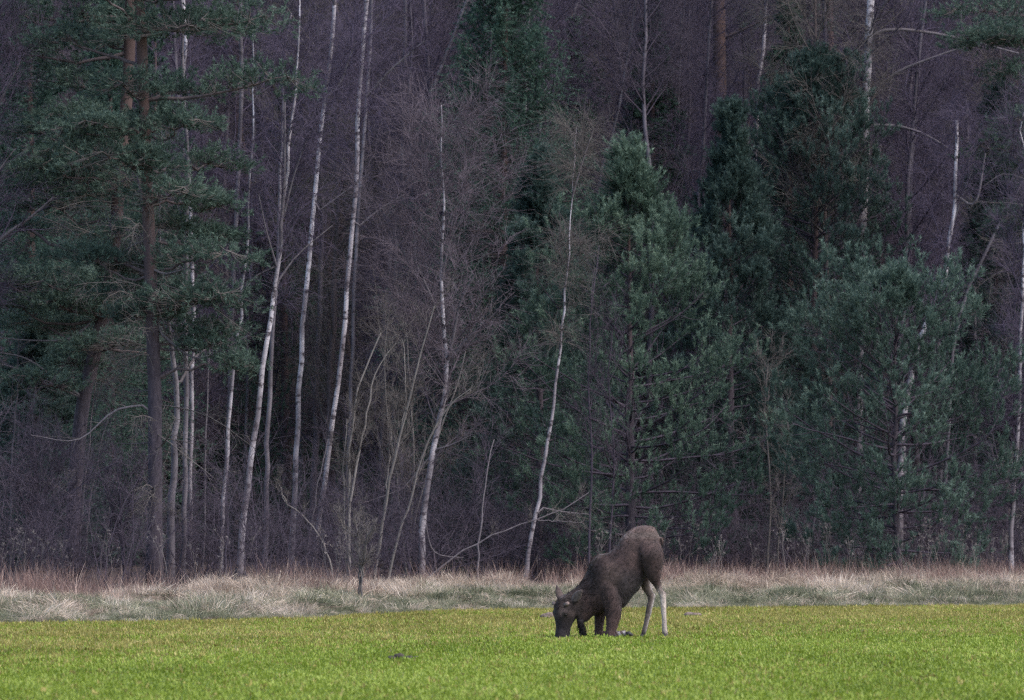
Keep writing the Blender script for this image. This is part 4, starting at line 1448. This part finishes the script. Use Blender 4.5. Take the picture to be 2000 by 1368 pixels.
# ------------------------------------------------------------------ the moose
def moose():
    O = at(1191.5, 1249, 107.0)
    ox, oy = O[0], 107.0
    oz = float(height(ox, oy))
    root = thing('moose', 'brown moose kneeling on its forelegs with its head down, grazing in the green field', 'moose', (ox, oy, oz))

    mb = MB()
    S = 20
    ang = np.linspace(0, 2 * np.pi, S, endpoint=False)

    def loft(rings):
        """rings: (centre, semi-axis vector A, semi-axis vector B); closed at both ends."""
        c = np.array([r[0] for r in rings], float)
        A = np.array([r[1] for r in rings], float)
        B = np.array([r[2] for r in rings], float)
        n = len(c)
        t = np.arange(n)
        tt = np.linspace(0, n - 1, (n - 1) * 4 + 1)
        def up(a):
            m = np.gradient(a, axis=0)
            i = np.clip(tt.astype(int), 0, n - 2)
            u = (tt - i)[:, None]
            return (2*u**3-3*u**2+1)*a[i] + (u**3-2*u**2+u)*m[i] + (-2*u**3+3*u**2)*a[i+1] + (u**3-u**2)*m[i+1]
        c, A, B = up(c), up(A), up(B)
        V = c[:, None] + np.cos(ang)[None, :, None] * A[:, None] + np.sin(ang)[None, :, None] * B[:, None]
        k = len(c)
        idx = np.arange(k * S).reshape(k, S)
        a, b = idx[:-1], idx[1:]
        q = np.stack([a, np.roll(a, -1, 1), np.roll(b, -1, 1), b], -1).reshape(-1, 4)
        V = np.concatenate([V.reshape(-1, 3), c[:1], c[-1:]])
        tr = []
        for j in range(S):
            tr.append((k * S, (j + 1) % S, j))
            tr.append((k * S + 1, idx[-1, j], idx[-1, (j + 1) % S]))
        # consistent orientation: check sign of volume of this loft
        T = np.concatenate([q[:, [0, 1, 2]], q[:, [0, 2, 3]], np.array(tr)])
        vol = np.einsum('ij,ij->i', V[T[:, 0]], np.cross(V[T[:, 1]], V[T[:, 2]])).sum()
        if vol < 0:
            q = q[:, ::-1]
            tr = [t_[::-1] for t_ in tr]
        mb.add(V, q, tr)

    def ul(u, l, b, y=0.0):
        """ring from an upper and a lower profile point (x, z), half width b."""
        u, l = np.array(u), np.array(l)
        c = (u + l) / 2
        a = (u - l) / 2
        return ((c[0], y, c[1]), (a[0], 0, a[1]), (0, b, 0))

    # torso and neck
    loft([ul((0.735, 1.57), (0.765, 1.22), 0.06), ul((0.66, 1.69), (0.70, 1.05), 0.17), ul((0.54, 1.72), (0.60, 1.04), 0.205), ul((0.37, 1.69), (0.53, 0.91), 0.215),
          ul((0.20, 1.565), (0.46, 0.785), 0.255), ul((0.075, 1.39), (0.375, 0.69), 0.285), ul((-0.05, 1.30), (0.28, 0.565), 0.285), ul((-0.165, 1.285), (0.17, 0.46), 0.265),
          ul((-0.285, 1.185), (0.02, 0.42), 0.235), ul((-0.345, 1.03), (-0.12, 0.40), 0.20, -0.01), ul((-0.44, 0.86), (-0.25, 0.36), 0.165, -0.03), ul((-0.54, 0.765), (-0.34, 0.28), 0.14, -0.05),
          ul((-0.64, 0.70), (-0.44, 0.26), 0.12, -0.07), ul((-0.70, 0.655), (-0.53, 0.33), 0.10, -0.08)])
    # head, turned towards the camera's left
    F = np.array([-0.74, -0.67, 0.0])
    Sd = np.array([0.67, -0.74, 0.0])
    def hd(x, y, z, d, w, tilt=0.0):
        return ((x, y, z), F * d + np.array([0, 0, tilt]), Sd * w)
    loft([hd(-0.62, -0.08, 0.68, 0.09, 0.08), hd(-0.645, -0.09, 0.59, 0.165, 0.140), hd(-0.665, -0.10, 0.47, 0.195, 0.165), hd(-0.675, -0.11, 0.36, 0.185, 0.152), hd(-0.69, -0.12, 0.26, 0.150, 0.118),
          hd(-0.705, -0.13, 0.17, 0.125, 0.094), hd(-0.715, -0.135, 0.09, 0.125, 0.100), hd(-0.715, -0.135, 0.02, 0.125, 0.108), hd(-0.68, -0.115, -0.03, 0.10, 0.09), hd(-0.67, -0.11, -0.05, 0.03, 0.03)])
    # brow ridges
    for sx in (-1, 1):
        c = np.array([-0.66, -0.10, 0.40]) + F * 0.115 + Sd * 0.115 * sx
        loft([(c + np.array([0, 0, 0.06]), F * 0.015, Sd * 0.015), (c + np.array([0, 0, 0.03]), F * 0.045, Sd * 0.035), (c, F * 0.05, Sd * 0.042), (c - np.array([0, 0, 0.04]), F * 0.02, Sd * 0.02)])
    # ears: flattened cones
    def ear(b, t, wv, th):
        b, t, wv, th = map(np.array, (b, t, wv, th))
        loft([(b, wv * 0.55, th * 1.2), (b + (t - b) * 0.3, wv * 1.0, th), (b + (t - b) * 0.6, wv * 0.95, th * 0.9), (b + (t - b) * 0.85, wv * 0.5, th * 0.7), (t, wv * 0.08, th * 0.3)])
    ear((-0.725, -0.03, 0.55), (-0.81, -0.05, 0.83), (0.054, 0.02, 0.016), (0.0, 0.030, 0.0))
    ear((-0.57, -0.21, 0.56), (-0.42, -0.34, 0.76), (0.044, 0.0, -0.048), (-0.020, 0.034, 0.010))

    def leg(pts, y, bscale=0.85):
        loft([((x, yy if yy is not None else y, z), (a, 0, 0), (0, a * bscale, 0)) for (x, z, a, yy) in pts])
    Ny, Fy = -0.165, 0.15
    # near foreleg: shoulder to knee on the ground, shank folded back
    leg([(-0.05, 1.02, 0.08, -0.13), (-0.02, 0.88, 0.13, -0.155), (0.01, 0.68, 0.155, -0.165), (0.04, 0.48, 0.135, -0.17), (0.045, 0.33, 0.108, Ny), (0.025, 0.20, 0.088, Ny), (0.0, 0.09, 0.072, Ny), (-0.012, 0.02, 0.066, Ny), (-0.012, -0.04, 0.045, Ny)], Ny, 0.8)
    leg([(-0.13, 0.66, 0.13, 0.13), (-0.145, 0.45, 0.105, Fy), (-0.155, 0.32, 0.078, Fy), (-0.165, 0.18, 0.065, Fy), (-0.175, 0.07, 0.06, Fy), (-0.178, 0.0, 0.055, Fy), (-0.178, -0.04, 0.04, Fy)], Fy, 0.85)
    for (x0, yy, x1) in ((0.0, Ny, 0.22), (-0.17, Fy, 0.08)):
        loft([((x0 - 0.03, yy, 0.04), (0, 0, 0.05), (0, 0.045, 0)), ((x0 + 0.05, yy, 0.065), (0, 0, 0.055), (0, 0.042, 0)), ((x0 + 0.13, yy, 0.085), (0, 0, 0.042), (0, 0.034, 0)),
              ((x1 - 0.04, yy, 0.095), (0, 0, 0.042), (0, 0.034, 0)), ((x1, yy, 0.095), (0, 0, 0.046), (0, 0.04, 0)), ((x1 + 0.03, yy, 0.09), (0, 0, 0.02), (0, 0.02, 0))])
    # near hind leg
    leg([(0.58, 1.46, 0.17, -0.10), (0.61, 1.29, 0.195, -0.165), (0.635, 1.09, 0.148, -0.185), (0.66, 0.92, 0.096, -0.18), (0.715, 0.80, 0.056, -0.16), (0.775, 0.69, 0.050, -0.16), (0.795, 0.61, 0.048, -0.16),
         (0.803, 0.48, 0.043, -0.16), (0.812, 0.30, 0.038, -0.16), (0.820, 0.16, 0.041, -0.16), (0.826, 0.09, 0.044, -0.16), (0.828, 0.04, 0.036, -0.16)], -0.16, 0.8)
    # point of the near hock
    leg([(0.76, 0.76, 0.02, -0.16), (0.806, 0.70, 0.036, -0.16), (0.815, 0.65, 0.03, -0.16), (0.80, 0.58, 0.02, -0.16)], -0.16, 0.8)
    # far hind leg
    leg([(0.55, 1.30, 0.15, 0.10), (0.53, 1.05, 0.12, 0.15), (0.535, 0.87, 0.095, 0.16), (0.565, 0.75, 0.072, 0.16), (0.615, 0.655, 0.058, 0.16), (0.62, 0.58, 0.050, 0.16), (0.592, 0.46, 0.048, 0.16),
         (0.56, 0.30, 0.041, 0.16), (0.528, 0.17, 0.040, 0.16), (0.508, 0.09, 0.037, 0.16), (0.498, 0.05, 0.03, 0.16)], 0.16, 0.8)
    leg([(0.60, 0.74, 0.02, 0.16), (0.648, 0.675, 0.038, 0.16), (0.655, 0.63, 0.03, 0.16), (0.63, 0.56, 0.02, 0.16)], 0.16, 0.8)
    # tail stub
    loft([((0.76, 0, 1.54), (0.03, 0, 0), (0, 0.03, 0)), ((0.785, 0, 1.48), (0.022, 0, 0), (0, 0.03, 0)), ((0.785, 0, 1.42), (0.012, 0, 0), (0, 0.018, 0))])

    raw = mb.mesh('moose_raw')
    tmp = bpy.data.objects.new('moose_raw', raw)
    COL.objects.link(tmp)
    md = tmp.modifiers.new('r', 'REMESH')
    md.mode = 'VOXEL'
    md.voxel_size = 0.0135
    md.use_smooth_shade = True
    sm = tmp.modifiers.new('s', 'SMOOTH')
    sm.factor = 0.5
    sm.iterations = 5
    dg = bpy.context.evaluated_depsgraph_get()
    me = bpy.data.meshes.new_from_object(tmp.evaluated_get(dg))
    bpy.data.objects.remove(tmp)
    me.name = 'body'
    nv = len(me.vertices)
    co = np.zeros(nv * 3, np.float32)
    no = np.zeros(nv * 3, np.float32)
    me.vertices.foreach_get('co', co)
    me.vertices.foreach_get('normal', no)
    co, no = co.reshape(-1, 3).astype(float), no.reshape(-1, 3).astype(float)
    r = np.random.RandomState(5)

    def coat(p):
        x, y, z = p[:, 0], p[:, 1], p[:, 2]
        base = np.array([0.045, 0.028, 0.026])[None] * np.ones((len(p), 1))
        def blend(c, k):
            nonlocal base
            k = np.clip(k, 0, 1)[:, None]
            base = base * (1 - k) + np.array(c)[None] * k
        blend((0.118, 0.082, 0.072), sstep(1.34, 1.70, z) * 0.9)                                  # paler brown rump
        blend((0.036, 0.031, 0.034), sstep(0.30, 0.10, np.abs(x - 0.30 + (z - 0.8) * 0.2)) * sstep(1.15, 0.9, z) * 0.7)   # greyer flank
        blend((0.11, 0.085, 0.075), sstep(0.07, 0.01, np.abs(z - np.interp(x, [-0.5, -0.34, -0.16, 0.0, 0.2], [0.80, 1.05, 1.27, 1.35, 1.57]))) * (x > -0.4) * 0.7)  # rim light along withers and back, painted into the coat
        blend((0.082, 0.055, 0.047), sstep(0.22, 0.05, np.hypot(x - 0.02, (z - 0.98) * 0.7)) * 0.75)            # lighter shoulder
        blend((0.015, 0.011, 0.012), sstep(-0.08, -0.20, x) * sstep(-0.40, -0.3, x) * sstep(1.25, 1.05, z) * sstep(0.55, 0.75, z) * 0.8)
        blend((0.034, 0.026, 0.024), sstep(-0.36, -0.48, x) * 0.7)
        blend((0.017, 0.013, 0.015), sstep(-0.45, -0.52, x) * sstep(0.40, 0.22, z) * 0.95)        # dark muzzle
        blend((0.076, 0.046, 0.042), sstep(0.42, 0.25, z) * sstep(-0.3, -0.2, x) * (x < 0.35) * 0.8)  # forearms
        blend((0.115, 0.088, 0.080), (x < -0.40) * (x > -0.60) * (y < -0.225) * (z > 0.58) * 0.85)                 # near ear
        blend((0.085, 0.063, 0.058), (x < -0.70) * (z > 0.63) * 0.8)                                            # far ear
        blend((0.085, 0.060, 0.052), sstep(0.10, 0.03, np.hypot(x + 0.72, z - 0.45)) * (y < 0) * 0.7)         # forehead
        hind = sstep(0.40, 0.45, x) * sstep(0.95, 0.80, z)
        near = (y < 0)
        blend((0.42, 0.355, 0.315), hind * near * sstep(0.86, 0.58, z) * sstep(0.02, 0.14, z) * 0.95)
        blend((0.105, 0.083, 0.076), hind * ~near * 0.9)
        rear = sstep(0.0, 0.05, x - np.interp(z, [0.0, 0.17, 0.3, 0.46, 0.58, 0.67, 0.75, 0.87], [0.50, 0.53, 0.565, 0.595, 0.625, 0.645, 0.60, 0.56]))
        blend((0.34, 0.31, 0.30), hind * ~near * rear * 0.85)
        blend((0.040, 0.034, 0.036), hind * sstep(0.16, 0.06, z) * 0.9)
        shank = (x > 0.08) * (x < 0.4) * sstep(0.16, 0.10, z)
        blend((0.30, 0.28, 0.28), shank * (np.sin(x * 75 + z * 40) > -0.2))
        return base
    c = coat(co) * (0.62 + 0.76 * value_noise(co[:, 0] * 1.0 + 9, co[:, 2] + 0.6 * co[:, 1] + 5, 0.09, 71) )[:, None]
    attr = me.color_attributes.new('coat', 'FLOAT_COLOR', 'POINT')
    attr.data.foreach_set('color', np.concatenate([c, np.ones((nv, 1))], 1).astype(np.float32).ravel())

    m, nt, out = new_mat('moose_coat')
    a = N(nt, 'ShaderNodeAttribute', attribute_name='coat')
    tc = N(nt, 'ShaderNodeTexCoord')
    mp = N(nt, 'ShaderNodeMapping')
    mp.inputs['Scale'].default_value = (13, 15, 11)
    mp.inputs['Rotation'].default_value = (0, 0.7, 0)
    nt.links.new(tc.outputs['Object'], mp.inputs['Vector'])
    nz = N(nt, 'ShaderNodeTexNoise', i_Scale=1.6, i_Detail=8.0, i_Roughness=0.7)
    nt.links.new(mp.outputs[0], nz.inputs['Vector'])
    k = ramp(nt, [(0.3, (0.50, 0.48, 0.48)), (0.7, (1.60, 1.55, 1.52))], nz.outputs['Fac']).outputs['Color']
    col = mixc(nt, a.outputs['Color'], k, 1.0, 'MULTIPLY')
    b = N(nt, 'ShaderNodeBsdfPrincipled', i_Roughness=0.75)
    b.inputs['Specular IOR Level'].default_value = 0.25
    b.inputs['Sheen Weight'].default_value = 0.05
    b.inputs['Sheen Roughness'].default_value = 0.5
    nt.links.new(col, b.inputs['Base Color'])
    bpn = N(nt, 'ShaderNodeBump', i_Strength=0.5, i_Distance=0.012)
    nt.links.new(nz.outputs['Fac'], bpn.inputs['Height'])
    nt.links.new(bpn.outputs[0], b.inputs['Normal'])
    nt.links.new(b.outputs[0], out.inputs['Surface'])
    me.materials.clear()
    me.materials.append(m)
    body = link('body', me, root)

    # fur: short hairs lying back along the body
    sel = r.randint(0, nv, 26000)
    p, nn = co[sel] + 0.004 * r.normal(size=(26000, 3)), no[sel]
    flow = np.tile(np.array([0.75, 0.0, 0.55]), (len(p), 1))
    flow[p[:, 0] < -0.45] = (0.3, 0.1, 0.9)
    flow[p[:, 2] < 0.8] = (0.15, 0, -1.0)
    neck = (p[:, 0] < -0.2) & (p[:, 2] > 0.4)
    flow[neck] = (0.6, 0.0, 0.2)
    fl = unit(flow - nn * np.sum(flow * nn, 1, keepdims=True))
    d = unit(fl + nn * 0.32 + 0.25 * r.normal(size=p.shape))
    ln = np.where(neck, 0.055, 0.030) * (0.6 + 0.8 * r.rand(len(p)))
    ears = ((p[:, 0] < -0.68) & (p[:, 2] > 0.62)) | ((p[:, 0] < -0.40) & (p[:, 0] > -0.60) & (p[:, 1] < -0.215) & (p[:, 2] > 0.56))
    ln = np.where(ears, 0.006, ln)
    ln = np.where((p[:, 2] < 0.7) & (p[:, 0] > 0.3), 0.010, ln)
    ln = np.where((p[:, 0] < -0.55) & (p[:, 2] < 0.45), 0.018, ln)
    fb = MB()
    fb.blades(p - nn * 0.004, d, ln * 0.95, 0.008)
    fo = fb.build('fur', m, root, smooth=False, kind='stuff')
    fc = coat(p) * (0.40 + 1.25 * r.rand(len(p), 1) ** 1.3)
    fa = fo.data.color_attributes.new('coat', 'FLOAT_COLOR', 'POINT')
    fa.data.foreach_set('color', np.repeat(np.concatenate([fc, np.ones((len(p), 1))], 1), 3, 0).astype(np.float32).ravel())

    # bell under the throat
    mdark = plain_mat('dark_hair', (0.016, 0.013, 0.014), 0.8)
    bb = MB()
    B = np.array([[-0.45, -0.12, 0.30], [-0.44, -0.125, 0.21], [-0.42, -0.13, 0.12], [-0.395, -0.135, 0.05]])
    bb.tubes(resample(B, 10), np.interp(np.linspace(0, 1, 10), [0, 0.25, 0.6, 1], [0.055, 0.048, 0.032, 0.006]), 8, cap=True)
    n = 500
    t = r.rand(n)
    bp_ = np.stack([np.interp(t, [0, 1], [-0.445, -0.405]), np.interp(t, [0, 1], [-0.12, -0.13]), np.interp(t, [0, 1], [0.28, 0.09])], 1) + 0.028 * r.normal(size=(n, 3))
    bb.blades(bp_, np.array([0.1, 0, -1.0]) + 0.35 * r.normal(size=(n, 3)), 0.085, 0.010)
    bb.build('bell', mdark, root)
    # pedicles where the antlers were shed, eyes, nostrils, hooves
    mped = plain_mat('antler_pedicle', (0.17, 0.125, 0.11), 0.7, 0.3, 40)
    for sx in (-1, 1):
        pb = MB()
        c = np.array([-0.655, -0.10, 0.525]) + F * 0.12 + Sd * 0.125 * sx
        pb.tubes(np.array([c - Sd * 0.03 * sx, c + Sd * 0.015 * sx + [0, 0, 0.012], c + Sd * 0.045 * sx + [0, 0, 0.03]]), np.array([0.036, 0.032, 0.024]), 10, cap=True)
        pb.build('pedicle', mped, root)
    meye = plain_mat('dark_eye', (0.012, 0.010, 0.010), 0.15, 0.1)
    for sx in (-1, 1):
        c = np.array([-0.665, -0.105, 0.375]) + F * 0.12 + Sd * 0.125 * sx
        eb = MB()
        th = np.linspace(0.02, math.pi - 0.02, 8)
        eb.tubes(c + np.outer(np.cos(th), Sd) * 0.022, 0.022 * np.sin(th), 10)
        eb.build('eye', meye, root)
    mhoof = plain_mat('hoof_horn', (0.03, 0.026, 0.028), 0.5)
    for (x, y, fx) in ((0.826, -0.16, -1), (0.495, 0.16, -1)):
        hb = MB()
        for sy in (-0.022, 0.022):
            hb.tubes(np.array([[x, y + sy, 0.075], [x + fx * 0.02, y + sy, 0.035], [x + fx * 0.045, y + sy, -0.005]]), np.array([0.022, 0.028, 0.030]), 8, cap=True)
        hb.build('hoof', mhoof, root)
    for (x, y) in ((0.26, Ny), (0.10, Fy)):
        hb = MB()
        for sy in (-0.022, 0.022):
            hb.tubes(np.array([[x - 0.02, y + sy, 0.095], [x + 0.02, y + sy, 0.09], [x + 0.085, y + sy, 0.06]]), np.array([0.028, 0.038, 0.018]), 8, cap=True)
        hb.build('hoof', mhoof, root)
    return root


moose()


# ------------------------------------------------------------------ clods of earth in the field
def clod(label, px, py, w, h, seed, mat):
    D = CAM_H * FPX / (py - 1029.0)
    p = at(px, py, D)
    r = np.random.RandomState(seed)
    mb = MB()
    for k in range(6):
        S, Rn = 9, 6
        th = np.linspace(0.1, math.pi - 0.1, Rn)
        c = np.array([w * 0.32 * r.normal(), 0.1 * r.normal(), h * 0.3 * r.rand()])
        s = 0.45 * h * (0.6 + 0.7 * r.rand())
        P = c + np.stack([s * 1.6 * np.cos(th), 0 * th, 0 * th], 1)
        P += 0.1 * s * r.normal(size=P.shape)
        mb.tubes(P, s * np.sin(th) * (0.75 + 0.5 * r.rand(Rn)), S, cap=True)
    o = mb.build('soil_clod', mat)
    o.location = (p[0], D, float(height(p[0], D)) + 0.035)
    tag(o, label, 'clod', 'clods lying in the crop')
    return o


M_SOIL = plain_mat('dark_soil', (0.055, 0.045, 0.038), 0.95, 0.5, 30)
M_SOIL_B = plain_mat('brown_soil', (0.16, 0.12, 0.10), 0.95, 0.4, 30)
clod('low dark ridge of soil clods in the crop, nearest the camera', 785, 1293, 0.34, 0.10, 1, M_SOIL)
clod('small brown clod in the yellowing crop just left of the moose head', 1075, 1211, 0.2, 0.15, 2, M_SOIL_B)
clod('small brown clod in the yellowing crop right of the moose hind legs', 1350, 1207, 0.2, 0.13, 3, M_SOIL_B)
